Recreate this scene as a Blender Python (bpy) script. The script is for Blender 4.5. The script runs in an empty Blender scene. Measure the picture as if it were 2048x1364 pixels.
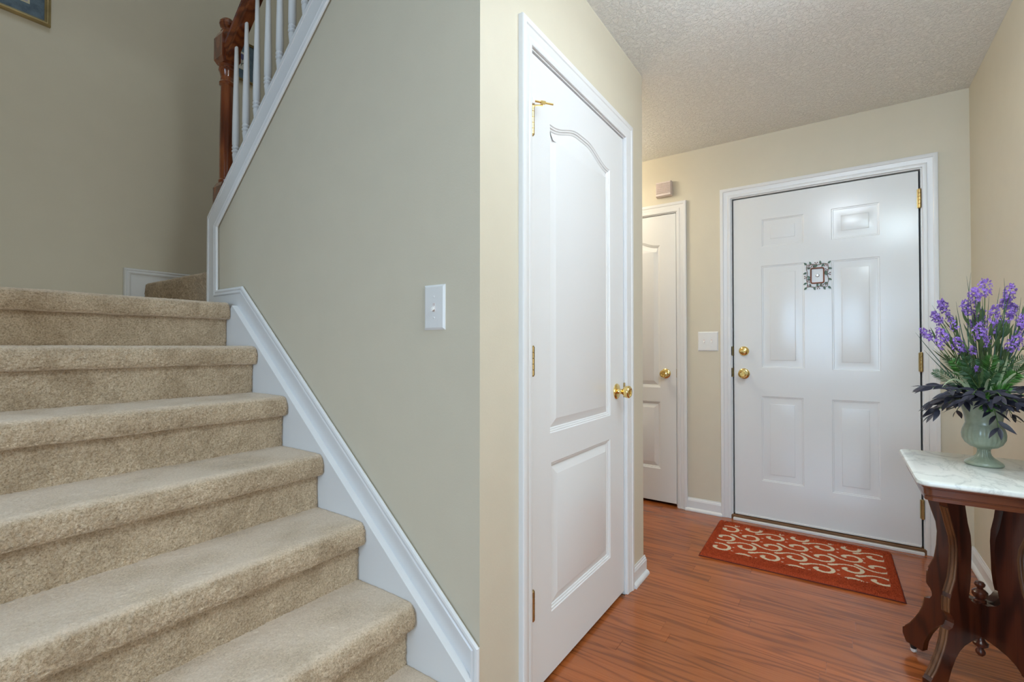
import bpy, math, random
import numpy as np
from mathutils import Vector, Matrix
from mathutils.geometry import tessellate_polygon

random.seed(7)
rng = np.random.default_rng(11)
PI = math.pi
SC = bpy.context.scene
COL = SC.collection

# ------------------------------------------------------------------ camera
CAM_Z, YAW, PITCH, FPX = 1.10, math.radians(34.7), math.radians(0.70), 946.0
cam_d = bpy.data.cameras.new('camera')
cam = bpy.data.objects.new('camera', cam_d)
COL.objects.link(cam)
cam.location = (0, 0, CAM_Z)
cam.rotation_euler = (PI / 2 + PITCH, 0, YAW)
cam_d.sensor_width = 36.0
cam_d.lens = FPX / 2048 * 36.0
cam_d.clip_start = 0.02
SC.camera = cam
# pixel -> direction (used to place things on walls, floor, table top)
_f = Vector((-math.sin(YAW) * math.cos(PITCH), math.cos(YAW) * math.cos(PITCH), math.sin(PITCH)))
_r = Vector((math.cos(YAW), math.sin(YAW), 0))
_u = _r.cross(_f)
def ray(x, y): return _f + _r * ((x - 1024) / FPX) + _u * ((682 - y) / FPX)
def on_y(x, y, Y): d = ray(x, y); return Vector((0, 0, CAM_Z)) + d * (Y / d.y)
def on_x(x, y, X): d = ray(x, y); return Vector((0, 0, CAM_Z)) + d * (X / d.x)
def on_v(x, y, p, n):
    d = ray(x, y); o = Vector((0, 0, CAM_Z)); return o + d * ((Vector(p) - o).dot(Vector(n)) / d.dot(Vector(n)))

# ------------------------------------------------------------------ world, exposure, lights
SC.view_settings.view_transform = 'Standard'
SC.view_settings.look = 'None'
SC.view_settings.gamma = 1.0
SC.view_settings.use_curve_mapping = False
SC.view_settings.exposure = 0.10
SC.cycles.use_denoising = True
SC.cycles.max_bounces = 10
SC.cycles.diffuse_bounces = 6
SC.cycles.glossy_bounces = 4
SC.cycles.sample_clamp_indirect = 6.0
w = bpy.data.worlds.new('daylight_sky'); SC.world = w; w.use_nodes = True
w.node_tree.nodes['Background'].inputs['Color'].default_value = (0.62, 0.78, 1.0, 1)
w.node_tree.nodes['Background'].inputs['Strength'].default_value = 0.4

def area_light(name, loc, target, sx, sy, power, col):
    l = bpy.data.lights.new(name, 'AREA'); l.shape = 'RECTANGLE'; l.size = sx; l.size_y = sy
    l.energy = power; l.color = col
    o = bpy.data.objects.new(name, l); COL.objects.link(o); o.location = loc
    o.rotation_euler = (Vector(target) - Vector(loc)).to_track_quat('-Z', 'Y').to_euler()
    return o
# daylight entering by the windows of the room behind the camera
area_light('window_daylight_back', (-0.05, -3.22, 1.45), (-0.05, 0, 1.45), 1.6, 1.35, 64.0, (0.52, 0.75, 1.0))
area_light('window_daylight_side', (2.15, -3.22, 1.45), (0.6, 0, 1.35), 1.4, 1.35, 3, (0.68, 0.87, 1.0))
area_light('window_daylight_east', (3.22, 0.5, 1.35), (0, 0.5, 1.35), 1.9, 1.5, 34.5, (0.978, 1.0, 0.92))
# added overhead fill that brightens the treads, hung below the closed stairwell ceiling
area_light('stairwell_fill', (-1.45, 0.5, 4.9), (-1.45, 0.5, 0), 1.1, 0.9, 15.8, (0.667, 0.818, 1.0))

# ------------------------------------------------------------------ node helpers / materials
def new_mat(name):
    m = bpy.data.materials.new(name); m.use_nodes = True
    nt = m.node_tree; b = nt.nodes['Principled BSDF']
    return m, nt, b
def nd(nt, t, **kw):
    n = nt.nodes.new(t)
    for k, v in kw.items():
        if k in n.inputs: n.inputs[k].default_value = v
        else: setattr(n, k, v)
    return n
def ramp(nt, fac, stops):
    r = nt.nodes.new('ShaderNodeValToRGB')
    el = r.color_ramp.elements
    while len(el) < len(stops): el.new(0.5)
    for e, (p, c) in zip(el, stops):
        e.position = p; e.color = (*c, 1) if len(c) == 3 else c
    nt.links.new(fac, r.inputs[0]); return r
def mapping(nt, scale=(1, 1, 1), rot=(0, 0, 0), rnd=False, coord='Object'):
    tc = nt.nodes.new('ShaderNodeTexCoord'); mp = nt.nodes.new('ShaderNodeMapping')
    mp.inputs['Scale'].default_value = scale; mp.inputs['Rotation'].default_value = rot
    src = tc.outputs[coord]
    if rnd:
        oi = nt.nodes.new('ShaderNodeObjectInfo')
        mul = nd(nt, 'ShaderNodeMath', operation='MULTIPLY'); mul.inputs[1].default_value = 37.0
        nt.links.new(oi.outputs['Random'], mul.inputs[0])
        add = nd(nt, 'ShaderNodeVectorMath', operation='ADD')
        nt.links.new(src, add.inputs[0]); nt.links.new(mul.outputs[0], add.inputs[1]); src = add.outputs[0]
    nt.links.new(src, mp.inputs['Vector'])
    return mp.outputs[0]
def noise(nt, vec, scale, detail=2.0, rough=0.5, dist=0.0):
    n = nt.nodes.new('ShaderNodeTexNoise')
    n.inputs['Scale'].default_value = scale; n.inputs['Detail'].default_value = detail
    n.inputs['Roughness'].default_value = rough; n.inputs['Distortion'].default_value = dist
    if vec is not None: nt.links.new(vec, n.inputs['Vector'])
    return n.outputs['Fac']
def bump(nt, b, h, strength, dist):
    bp = nt.nodes.new('ShaderNodeBump'); bp.inputs['Strength'].default_value = strength
    bp.inputs['Distance'].default_value = dist
    nt.links.new(h, bp.inputs['Height']); nt.links.new(bp.outputs[0], b.inputs['Normal'])
def mathn(nt, op, a, b=None):
    n = nd(nt, 'ShaderNodeMath', operation=op)
    for i, v in enumerate((a, b)):
        if v is None: continue
        if isinstance(v, (int, float)): n.inputs[i].default_value = v
        else: nt.links.new(v, n.inputs[i])
    return n.outputs[0]
def mixc(nt, fac, a, b, mode='MIX'):
    n = nt.nodes.new('ShaderNodeMix'); n.data_type = 'RGBA'; n.blend_type = mode
    for s, v in ((n.inputs[0], fac), (n.inputs[6], a), (n.inputs[7], b)):
        if isinstance(v, (int, float)): s.default_value = v
        elif isinstance(v, tuple): s.default_value = (*v, 1)
        else: nt.links.new(v, s)
    return n.outputs[2]

def plain(name, col, rough=0.5, metal=0.0, bump_scale=None, bump_d=0.0005, var=0.0, coat=0.0, spec=None):
    m, nt, b = new_mat(name)
    b.inputs['Base Color'].default_value = (*col, 1)
    b.inputs['Roughness'].default_value = rough; b.inputs['Metallic'].default_value = metal
    if coat: b.inputs['Coat Weight'].default_value = coat; b.inputs['Coat Roughness'].default_value = 0.08
    if spec is not None: b.inputs['Specular IOR Level'].default_value = spec
    v = mapping(nt)
    if var:
        n = noise(nt, v, 9, 3)
        c2 = tuple(max(0, c * (1 - var)) for c in col); c1 = tuple(min(1, c * (1 + var * 0.6)) for c in col)
        r = ramp(nt, n, [(0.3, c2), (0.7, c1)]); nt.links.new(r.outputs[0], b.inputs['Base Color'])
    if bump_scale:
        bump(nt, b, noise(nt, v, bump_scale, 3), 0.35, bump_d)
    return m

M = {}
M['wall'] = plain('beige_wall_paint', (0.64, 0.585, 0.465), 0.55, bump_scale=240, bump_d=0.0006, var=0.015)
M['white'] = plain('white_semi_gloss_paint', (0.76, 0.765, 0.77), 0.28, bump_scale=160, bump_d=0.0002)
M['plastic'] = plain('white_switch_plastic', (0.78, 0.78, 0.77), 0.3, bump_scale=80, bump_d=0.00005)
M['chime'] = plain('pinkish_white_plastic', (0.74, 0.65, 0.62), 0.45, bump_scale=80, bump_d=0.00005)
M['brass'] = plain('polished_brass', (0.86, 0.66, 0.27), 0.13, 1.0, bump_scale=60, bump_d=0.0001)
M['old_brass'] = plain('aged_brass', (0.42, 0.30, 0.13), 0.32, 1.0, bump_scale=300, bump_d=0.0002, var=0.3)
M['dark'] = plain('black_rubber_seal', (0.012, 0.012, 0.012), 0.7, bump_scale=100, bump_d=0.0001)
M['sill'] = plain('brown_threshold_wood', (0.16, 0.075, 0.028), 0.45, bump_scale=120, bump_d=0.0003, var=0.3)
M['gold'] = plain('gilt_frame', (0.48, 0.38, 0.19), 0.38, 0.6, bump_scale=200, bump_d=0.0003, var=0.3)
M['cream'] = plain('cream_mat_board', (0.62, 0.58, 0.42), 0.8, bump_scale=300, bump_d=0.0001)
M['steel'] = plain('bright_steel', (0.6, 0.6, 0.6), 0.25, 1.0, bump_scale=300, bump_d=0.0001)
M['hinge_tip'] = plain('white_rubber_tip', (0.8, 0.8, 0.8), 0.5, bump_scale=100, bump_d=0.0001)
M['wire'] = plain('bronze_vine_wire', (0.17, 0.085, 0.04), 0.45, 0.1, bump_scale=200, bump_d=0.0002)
M['rust'] = plain('rust_painted_metal', (0.19, 0.055, 0.025), 0.45, 0.0, bump_scale=200, bump_d=0.0002, var=0.4)
M['orn_leaf'] = plain('patina_green_metal', (0.075, 0.14, 0.10), 0.5, 0.0, bump_scale=200, bump_d=0.0003, var=0.4)
M['berry'] = plain('dark_red_berry', (0.14, 0.03, 0.02), 0.35, bump_scale=200, bump_d=0.0002)
M['stem'] = plain('green_stem', (0.075, 0.14, 0.035), 0.55, bump_scale=200, bump_d=0.0003, var=0.3)
M['sprig_leaf'] = plain('dull_green_leaf', (0.085, 0.145, 0.05), 0.55, bump_scale=150, bump_d=0.0003, var=0.35)
M['lavender'] = plain('violet_floret', (0.30, 0.165, 0.56), 0.7, bump_scale=150, bump_d=0.0003, var=0.4)
M['fern'] = plain('bright_fern_green', (0.05, 0.185, 0.02), 0.5, bump_scale=150, bump_d=0.0003, var=0.4)
M['fern_dark'] = plain('deep_fern_green', (0.04, 0.115, 0.04), 0.5, bump_scale=150, bump_d=0.0003, var=0.4)
M['dark_leaf'] = plain('slate_purple_leaf', (0.030, 0.030, 0.050), 0.42, bump_scale=120, bump_d=0.0004, var=0.5)
M['grass'] = plain('dark_grass_blade', (0.016, 0.06, 0.034), 0.45, bump_scale=150, bump_d=0.0002)
M['pale_blade'] = plain('pale_variegated_blade', (0.42, 0.50, 0.30), 0.5, bump_scale=150, bump_d=0.0002, var=0.3)
M['moss'] = plain('brown_moss_tendril', (0.13, 0.085, 0.035), 0.8, bump_scale=200, bump_d=0.0003)
M['glass_dome'] = None
M['subfloor'] = plain('floor_boards_far', (0.27, 0.10, 0.04), 0.3, bump_scale=20, bump_d=0.0002, var=0.2)

def mat_ceiling():
    m, nt, b = new_mat('knockdown_ceiling')
    b.inputs['Base Color'].default_value = (0.90, 0.905, 0.875, 1); b.inputs['Roughness'].default_value = 0.42
    v = mapping(nt)
    n1 = noise(nt, v, 75, 4, 0.6, 0.8)
    r = ramp(nt, n1, [(0.46, (0, 0, 0)), (0.62, (1, 1, 1))])
    bump(nt, b, r.outputs[0], 0.9, 0.0035)
    return m
M['ceiling'] = mat_ceiling()

def mat_door(name):
    m, nt, b = new_mat(name)
    b.inputs['Base Color'].default_value = (0.76, 0.765, 0.77, 1); b.inputs['Roughness'].default_value = 0.3
    v = mapping(nt, (90, 90, 3.0))
    bump(nt, b, noise(nt, v, 3.0, 4, 0.6), 0.16, 0.0008)
    return m
M['door_white'] = mat_door('white_moulded_door')
M['door_steel'] = plain('white_gloss_steel_door', (0.76, 0.775, 0.785), 0.2, bump_scale=25, bump_d=0.0002)

def mat_wood(name, c_dark, c_mid, c_light, axis_scale, contour=14.0, rough=0.22, coat=0.3, rnd=False, grain_mix=0.5, fib=1.0):
    m, nt, b = new_mat(name)
    v = mapping(nt, axis_scale, rnd=rnd)
    n1 = noise(nt, v, 1.0, 1.5, 0.45, 0.25)
    s = mathn(nt, 'SINE', mathn(nt, 'MULTIPLY', n1, contour * 6.283))
    s01 = mathn(nt, 'ADD', mathn(nt, 'MULTIPLY', s, 0.5), 0.5)
    s01 = mathn(nt, 'POWER', s01, 2.2)
    v2 = mapping(nt, tuple(a * (2.0 if a == min(axis_scale) else 14.0) * fib for a in axis_scale), rnd=rnd)
    n2 = noise(nt, v2, 1.6, 4, 0.65)
    fac = mathn(nt, 'ADD', mathn(nt, 'MULTIPLY', s01, grain_mix), mathn(nt, 'MULTIPLY', n2, 1 - grain_mix))
    r = ramp(nt, fac, [(0.15, c_light), (0.45, c_mid), (0.85, c_dark)])
    out = r.outputs[0]
    if rnd:
        oi = nt.nodes.new('ShaderNodeObjectInfo')
        k = nt.nodes.new('ShaderNodeMapRange'); k.inputs[3].default_value = 0.86; k.inputs[4].default_value = 1.12
        nt.links.new(oi.outputs['Random'], k.inputs[0])
        cm = nt.nodes.new('ShaderNodeCombineColor')
        for i in range(3): nt.links.new(k.outputs[0], cm.inputs[i])
        out = mixc(nt, 1.0, out, cm.outputs[0], 'MULTIPLY')
    nt.links.new(out, b.inputs['Base Color'])
    b.inputs['Roughness'].default_value = rough
    b.inputs['Coat Weight'].default_value = coat; b.inputs['Coat Roughness'].default_value = 0.06
    bump(nt, b, n2, 0.08, 0.0006)
    return m
M['oak'] = mat_wood('red_oak_floor', (0.155, 0.040, 0.010), (0.34, 0.090, 0.021), (0.42, 0.122, 0.031), (1.0, 12.5, 1.0), 8.0, 0.22, 0.22, True, 0.34)
M['walnut'] = mat_wood('shaded_red_walnut', (0.022, 0.0045, 0.0015), (0.052, 0.0105, 0.004), (0.085, 0.019, 0.0065), (14.0, 14.0, 2.0), 4.0, 0.3, 0.2)  # legs darker than the apron: dim light put into the wood colour
M['walnut_h'] = mat_wood('dark_red_walnut_apron', (0.055, 0.014, 0.005), (0.11, 0.03, 0.011), (0.16, 0.048, 0.018), (2.0, 14.0, 14.0), 4.0, 0.28, 0.3)
M['flute'] = mat_wood('worn_brown_flute', (0.07, 0.026, 0.009), (0.12, 0.047, 0.017), (0.165, 0.07, 0.026), (14.0, 14.0, 2.0), 4.0, 0.35, 0.2)
M['cherry'] = mat_wood('cherry_stained_oak', (0.075, 0.014, 0.004), (0.17, 0.037, 0.010), (0.26, 0.07, 0.018), (13.0, 13.0, 1.8), 6.0, 0.2, 0.5)
M['cherry_rail'] = mat_wood('cherry_stained_rail', (0.075, 0.014, 0.004), (0.16, 0.035, 0.009), (0.24, 0.065, 0.017), (2.2, 13.0, 13.0), 6.0, 0.2, 0.5)

def mat_carpet():
    m, nt, b = new_mat('beige_cut_pile_carpet')
    v = mapping(nt)
    wr = nt.nodes.new('ShaderNodeAttribute'); wr.attribute_name = 'lit_tread'
    big = noise(nt, v, 9.0, 4, 0.62, 0.8)
    fine = noise(nt, v, 210, 3, 0.75)
    c = ramp(nt, fine, [(0.28, (0.27, 0.185, 0.110)), (0.46, (0.545, 0.415, 0.28)), (0.64, (0.72, 0.58, 0.42))])
    t = ramp(nt, big, [(0.34, (0.80, 0.765, 0.72)), (0.60, (1.10, 1.10, 1.10))])
    tuft = mixc(nt, 1.0, c.outputs[0], t.outputs[0], 'MULTIPLY')
    flat = ramp(nt, fine, [(0.30, (0.55, 0.44, 0.335)), (0.62, (0.69, 0.57, 0.45))])  # paler tread tone: light from above put into the colour
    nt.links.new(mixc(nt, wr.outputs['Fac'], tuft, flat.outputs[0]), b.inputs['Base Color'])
    b.inputs['Roughness'].default_value = 0.95; b.inputs['Specular IOR Level'].default_value = 0.1
    b.inputs['Sheen Weight'].default_value = 0.3; b.inputs['Sheen Tint'].default_value = (0.95, 0.88, 0.78, 1)
    bp = nt.nodes.new('ShaderNodeBump'); bp.inputs['Distance'].default_value = 0.007
    nt.links.new(noise(nt, v, 190, 3, 0.75), bp.inputs['Height'])
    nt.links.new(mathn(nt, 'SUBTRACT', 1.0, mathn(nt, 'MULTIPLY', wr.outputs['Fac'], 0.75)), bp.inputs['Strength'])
    nt.links.new(bp.outputs[0], b.inputs['Normal'])
    return m
M['carpet'] = mat_carpet()

def mat_rug():
    m, nt, b = new_mat('rust_scroll_rug')
    v = mapping(nt)
    a = nt.nodes.new('ShaderNodeAttribute'); a.attribute_name = 'scroll'
    fine = noise(nt, v, 300, 2, 0.7)
    red = ramp(nt, fine, [(0.25, (0.17, 0.022, 0.008)), (0.5, (0.40, 0.060, 0.020)), (0.75, (0.52, 0.095, 0.034))])
    cre = ramp(nt, fine, [(0.25, (0.52, 0.43, 0.30)), (0.6, (0.70, 0.61, 0.46))])
    nt.links.new(mixc(nt, a.outputs['Fac'], red.outputs[0], cre.outputs[0]), b.inputs['Base Color'])
    b.inputs['Roughness'].default_value = 0.95; b.inputs['Specular IOR Level'].default_value = 0.1
    bump(nt, b, noise(nt, v, 260, 3, 0.7), 0.6, 0.003)
    return m
M['rug'] = mat_rug()
M['rug_edge'] = plain('rug_binding', (0.13, 0.018, 0.010), 0.9, bump_scale=300, bump_d=0.001)

def mat_marble():
    m, nt, b = new_mat('white_grey_veined_marble')
    v = mapping(nt, (1, 0.5, 1), (0, 0, 0.7))
    n = noise(nt, v, 7, 6, 0.62, 1.2)
    vein = mathn(nt, 'ABSOLUTE', mathn(nt, 'SUBTRACT', n, 0.5))
    r = ramp(nt, vein, [(0.0, (0.63, 0.66, 0.64)), (0.015, (0.76, 0.79, 0.76)), (0.06, (0.84, 0.865, 0.83))])
    n3 = noise(nt, v, 5, 3)
    t = ramp(nt, n3, [(0.3, (0.86, 0.88, 0.86)), (0.7, (1, 1, 1))])
    nt.links.new(mixc(nt, 1.0, r.outputs[0], t.outputs[0], 'MULTIPLY'), b.inputs['Base Color'])
    b.inputs['Roughness'].default_value = 0.2
    return m
M['marble'] = mat_marble()

def mat_urn():
    m, nt, b = new_mat('celadon_glazed_ceramic')
    v = mapping(nt)
    n = noise(nt, v, 28, 4, 0.6)
    r = ramp(nt, n, [(0.25, (0.19, 0.225, 0.165)), (0.6, (0.26, 0.30, 0.225)), (0.8, (0.31, 0.34, 0.255))])
    nt.links.new(r.outputs[0], b.inputs['Base Color'])
    b.inputs['Roughness'].default_value = 0.3; b.inputs['Coat Weight'].default_value = 0.35
    return m
M['urn'] = mat_urn()

def mat_blue_mat():
    m, nt, b = new_mat('slate_blue_mat_board')
    v = mapping(nt)
    n = noise(nt, v, 30, 5, 0.65)
    r = ramp(nt, n, [(0.3, (0.05, 0.085, 0.125)), (0.7, (0.13, 0.19, 0.24))])
    nt.links.new(r.outputs[0], b.inputs['Base Color']); b.inputs['Roughness'].default_value = 0.35
    return m
M['blue_mat'] = mat_blue_mat()
def mat_art(name, c1, c2):
    m, nt, b = new_mat(name)
    v = mapping(nt)
    n = noise(nt, v, 14, 3, 0.5)
    r = ramp(nt, n, [(0.35, c1), (0.7, c2)])
    nt.links.new(r.outputs[0], b.inputs['Base Color']); b.inputs['Roughness'].default_value = 0.3
    return m
M['art_lilac'] = mat_art('lilac_print', (0.36, 0.32, 0.44), (0.46, 0.44, 0.50))
M['art_cream'] = mat_art('pale_print', (0.60, 0.58, 0.52), (0.66, 0.64, 0.58))
M['ink_blue'] = plain('blue_print_ink', (0.08, 0.08, 0.20), 0.5, bump_scale=100, bump_d=0.0001)
M['ink_green'] = plain('dark_print_ink', (0.05, 0.06, 0.05), 0.5, bump_scale=100, bump_d=0.0001)

def emit_mat(name, col, strength):
    m, nt, b = new_mat(name)
    b.inputs['Base Color'].default_value = (0.9, 0.88, 0.82, 1)
    b.inputs['Emission Color'].default_value = (*col, 1); b.inputs['Emission Strength'].default_value = strength
    return m
def mat_glass():
    m, nt, b = new_mat('window_glass')
    b.inputs['Base Color'].default_value = (0.9, 0.95, 1, 1); b.inputs['Transmission Weight'].default_value = 1.0
    b.inputs['Roughness'].default_value = 0.0; b.inputs['IOR'].default_value = 1.02
    return m
M['glass'] = mat_glass()

# ------------------------------------------------------------------ mesh helpers
class MB:
    def __init__(s): s.v = []; s.f = []
    def add(s, vs, fs):
        o = len(s.v); s.v += [tuple(v) for v in vs]; s.f += [tuple(i + o for i in f) for f in fs]; return s
    def box(s, x0, x1, y0, y1, z0, z1):
        return s.add([(x0, y0, z0), (x1, y0, z0), (x1, y1, z0), (x0, y1, z0), (x0, y0, z1), (x1, y0, z1), (x1, y1, z1), (x0, y1, z1)],
                     [(0, 3, 2, 1), (4, 5, 6, 7), (0, 1, 5, 4), (1, 2, 6, 5), (2, 3, 7, 6), (3, 0, 4, 7)])
    def bbox(s, x0, x1, y0, y1, z0, z1, c=0.002):
        """box with chamfered edges (all twelve)"""
        xs, ys, zs = (x0, x1), (y0, y1), (z0, z1)
        vs = {}; L = []
        for i in (0, 1):
            for j in (0, 1):
                for k in (0, 1):
                    p = [xs[i], ys[j], zs[k]]; sg = [1 if q == 0 else -1 for q in (i, j, k)]
                    for a in range(3):
                        q = [p[t] + (0 if t == a else c * sg[t]) for t in range(3)]
                        vs[(i, j, k, a)] = len(L); L.append(tuple(q))
        F = []
        for a in range(3):
            b_, c_ = (a + 1) % 3, (a + 2) % 3
            for e in (0, 1):
                q = []
                for (m_, n_) in ((0, 0), (1, 0), (1, 1), (0, 1)):
                    t = [0, 0, 0]; t[a] = e; t[b_] = m_; t[c_] = n_; q.append(vs[(*t, a)])
                F.append(tuple(q if e else q[::-1]))
        for a in range(3):
            b_, c_ = (a + 1) % 3, (a + 2) % 3
            for m_ in (0, 1):
                for n_ in (0, 1):
                    t0 = [0, 0, 0]; t0[b_] = m_; t0[c_] = n_; t1 = list(t0); t1[a] = 1
                    q = [vs[(*t0, b_)], vs[(*t1, b_)], vs[(*t1, c_)], vs[(*t0, c_)]]
                    F.append(tuple(q if (m_ == n_) == False else q[::-1]))
        for i in (0, 1):
            for j in (0, 1):
                for k in (0, 1):
                    q = [vs[(i, j, k, a)] for a in range(3)]
                    F.append(tuple(q if (i + j + k) % 2 == 1 else q[::-1]))
        return s.add(L, F)
    def prism(s, pts, a, b, axis):
        """polygon pts (2D) extruded from a to b along axis 'x','y' or 'z'"""
        n = len(pts)
        def p3(p, t):
            return (t, p[0], p[1]) if axis == 'x' else (p[0], t, p[1]) if axis == 'y' else (p[0], p[1], t)
        tri = tessellate_polygon([[Vector((p[0], p[1], 0)) for p in pts]])
        vs = [p3(p, a) for p in pts] + [p3(p, b) for p in pts]
        fs = [tuple(t) for t in tri] + [tuple(i + n for i in t[::-1]) for t in tri]
        fs += [(i, (i + 1) % n, (i + 1) % n + n, i + n) for i in range(n)]
        return s.add(vs, fs)
    def lathe(s, prof, seg=24, M4=None, rfun=None):
        """prof [(r,z)] about local z, placed by matrix"""
        vs = []; n = len(prof)
        for i in range(seg):
            a = 2 * PI * i / seg
            for j, (r, z) in enumerate(prof):
                rr = rfun(r, z, a) if rfun else r
                p = Vector((rr * math.cos(a), rr * math.sin(a), z))
                vs.append(M4 @ p if M4 else p)
        fs = []
        for i in range(seg):
            k = (i + 1) % seg
            for j in range(n - 1):
                fs.append((i * n + j, k * n + j, k * n + j + 1, i * n + j + 1))
        if prof[0][0] > 1e-6: fs.append(tuple(i * n for i in range(seg))[::-1])
        if prof[-1][0] > 1e-6: fs.append(tuple(i * n + n - 1 for i in range(seg)))
        return s.add(vs, fs)
    def tube(s, pts, rad, seg=8, cap=True):
        pts = [Vector(p) for p in pts]; n = len(pts)
        rads = rad if isinstance(rad, (list, tuple)) else [rad] * n
        vs = []; ref = Vector((0.31, 0.17, 0.93)).normalized()
        for i, p in enumerate(pts):
            t = (pts[min(i + 1, n - 1)] - pts[max(i - 1, 0)]).normalized()
            a = t.cross(ref)
            if a.length < 1e-3: a = t.cross(Vector((1, 0, 0)))
            a.normalize(); b_ = t.cross(a)
            for k in range(seg):
                th = 2 * PI * k / seg
                vs.append(p + (a * math.cos(th) + b_ * math.sin(th)) * rads[i])
        fs = [(i * seg + k, i * seg + (k + 1) % seg, (i + 1) * seg + (k + 1) % seg, (i + 1) * seg + k) for i in range(n - 1) for k in range(seg)]
        if cap: fs += [tuple(range(seg))[::-1], tuple((n - 1) * seg + k for k in range(seg))]
        return s.add(vs, fs)
    def sweep(s, prof, path, nrm, flip=1, closed=False):
        """moulding: prof [(a lateral, b out of wall)], path 3D in the wall plane, mitred corners"""
        path = [Vector(p) for p in path]; nrm = Vector(nrm); n = len(path); m = len(prof)
        segs = [(path[(i + 1) % n] - path[i]).normalized() for i in range(n if closed else n - 1)]
        lat = [nrm.cross(t) * flip for t in segs]
        vs = []
        for i, p in enumerate(path):
            if closed: l1, l2 = lat[i - 1], lat[i]
            else: l1, l2 = lat[max(i - 1, 0)], lat[min(i, n - 2)]
            l = (l1 + l2) / (1 + l1.dot(l2))
            for a, b_ in prof: vs.append(p + l * a + nrm * b_)
        fs = []
        for i in range(n if closed else n - 1):
            k = (i + 1) % n
            for j in range(m):
                j2 = (j + 1) % m
                fs.append((i * m + j, i * m + j2, k * m + j2, k * m + j))
        if not closed: fs += [tuple(range(m)), tuple((n - 1) * m + j for j in range(m))[::-1]]
        return s.add(vs, fs)
    def mesh(s, name, mat, smooth=None):
        me = bpy.data.meshes.new(name); me.from_pydata(s.v, [], s.f)
        import bmesh
        bm = bmesh.new(); bm.from_mesh(me); bmesh.ops.recalc_face_normals(bm, faces=bm.faces); bm.to_mesh(me); bm.free()
        if mat is not None: me.materials.append(mat)
        if smooth is not None:
            me.shade_smooth(); me.set_sharp_from_angle(angle=math.radians(smooth))
        me.update(); return me
    def build(s, name, mat, parent=None, smooth=None):
        return link(name, s.mesh(name, mat, smooth), parent)

def link(name, me, parent=None, loc=None, rot=None):
    o = bpy.data.objects.new(name, me); COL.objects.link(o)
    if parent is not None: o.parent = parent
    if loc is not None: o.location = loc
    if rot is not None: o.rotation_euler = rot
    return o
def tag(o, label=None, cat=None, group=None, kind=None):
    if label: o['label'] = label
    if cat: o['category'] = cat
    if group: o['group'] = group
    if kind: o['kind'] = kind
    return o
def empty(name, loc, rz=0.0, **kw):
    o = bpy.data.objects.new(name, None); COL.objects.link(o); o.location = loc; o.rotation_euler = (0, 0, rz)
    o.empty_display_size = 0.1
    return tag(o, **kw)
def spline(pts, n):
    """Catmull-Rom through pts"""
    P = [Vector(p) for p in pts]; out = []
    P = [P[0] * 2 - P[1]] + P + [P[-1] * 2 - P[-2]]
    segs = len(P) - 3
    for i in range(n):
        t = i / (n - 1) * segs; k = min(int(t), segs - 1); t -= k
        a, b_, c, d = P[k:k + 4]
        out.append(0.5 * ((2 * b_) + (c - a) * t + (2 * a - 5 * b_ + 4 * c - d) * t * t + (3 * b_ - a - 3 * c + d) * t ** 3))
    return out
STR = dict(kind='structure')

# ------------------------------------------------------------------ the shell
FY, RX, CX, SY, LX, H = 3.32, 0.556, -0.79, 0.99, -3.13, 2.43
FAR = 2.262      # far end of the closet wall

def wall_with_holes(name, axis, face, back, u0, u1, z0, z1, holes, mat, label):
    """holes: (ua,ub,ztop,zbot)"""
    mb = MB()
    def b(ua, ub, za, zb):
        if ub - ua < 1e-5 or zb - za < 1e-5: return
        lo, hi = min(face, back), max(face, back)
        if axis == 'y': mb.box(ua, ub, lo, hi, za, zb)
        else: mb.box(lo, hi, ua, ub, za, zb)
    u = u0
    for (ua, ub, zt, zb) in sorted(holes):
        b(u, ua, z0, z1); b(ua, ub, zt, z1); b(ua, ub, z0, zb); u = ub
    b(u, u1, z0, z1)
    return tag(mb.build(name, mat), label, 'wall', **STR)

G, JT = 0.004, 0.020
def opening(x0, x1, zt, g=G): return (x0 - g - JT, x1 + g + JT, zt + g + JT, 0.0)
D_FRONT = (-0.560, 0.354, 0.034, 2.046)     # front door x0 x1 z0 z1
D_COAT = (-1.610, -0.925, 0.020, 2.024)
D_CLOS = (1.250, 2.020, 0.016, 2.032)       # closet door, along Y

mb = MB().box(-3.3, 3.45, -3.45, 3.6, -0.14, -0.004)
floor = tag(mb.build('floor', M['subfloor']), 'glossy reddish oak strip floor of the entry hall', 'floor', **STR)

mb = MB().box(CX, 3.45, -3.45, 3.5, H, H + 0.12).box(-2.6, CX, FAR - 0.1, 3.5, H, H + 0.12).box(-1.95, CX, -3.45, -0.05, H, H + 0.12)
tag(mb.build('ceiling', M['ceiling']), 'off white ceiling with knockdown texture over the hall', 'ceiling', **STR)
tag(MB().box(-3.3, -0.6, -0.2, 2.3, 5.0, 5.1).build('ceiling_stairwell', M['ceiling']), 'high ceiling over the stairwell', 'ceiling', **STR)

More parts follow.
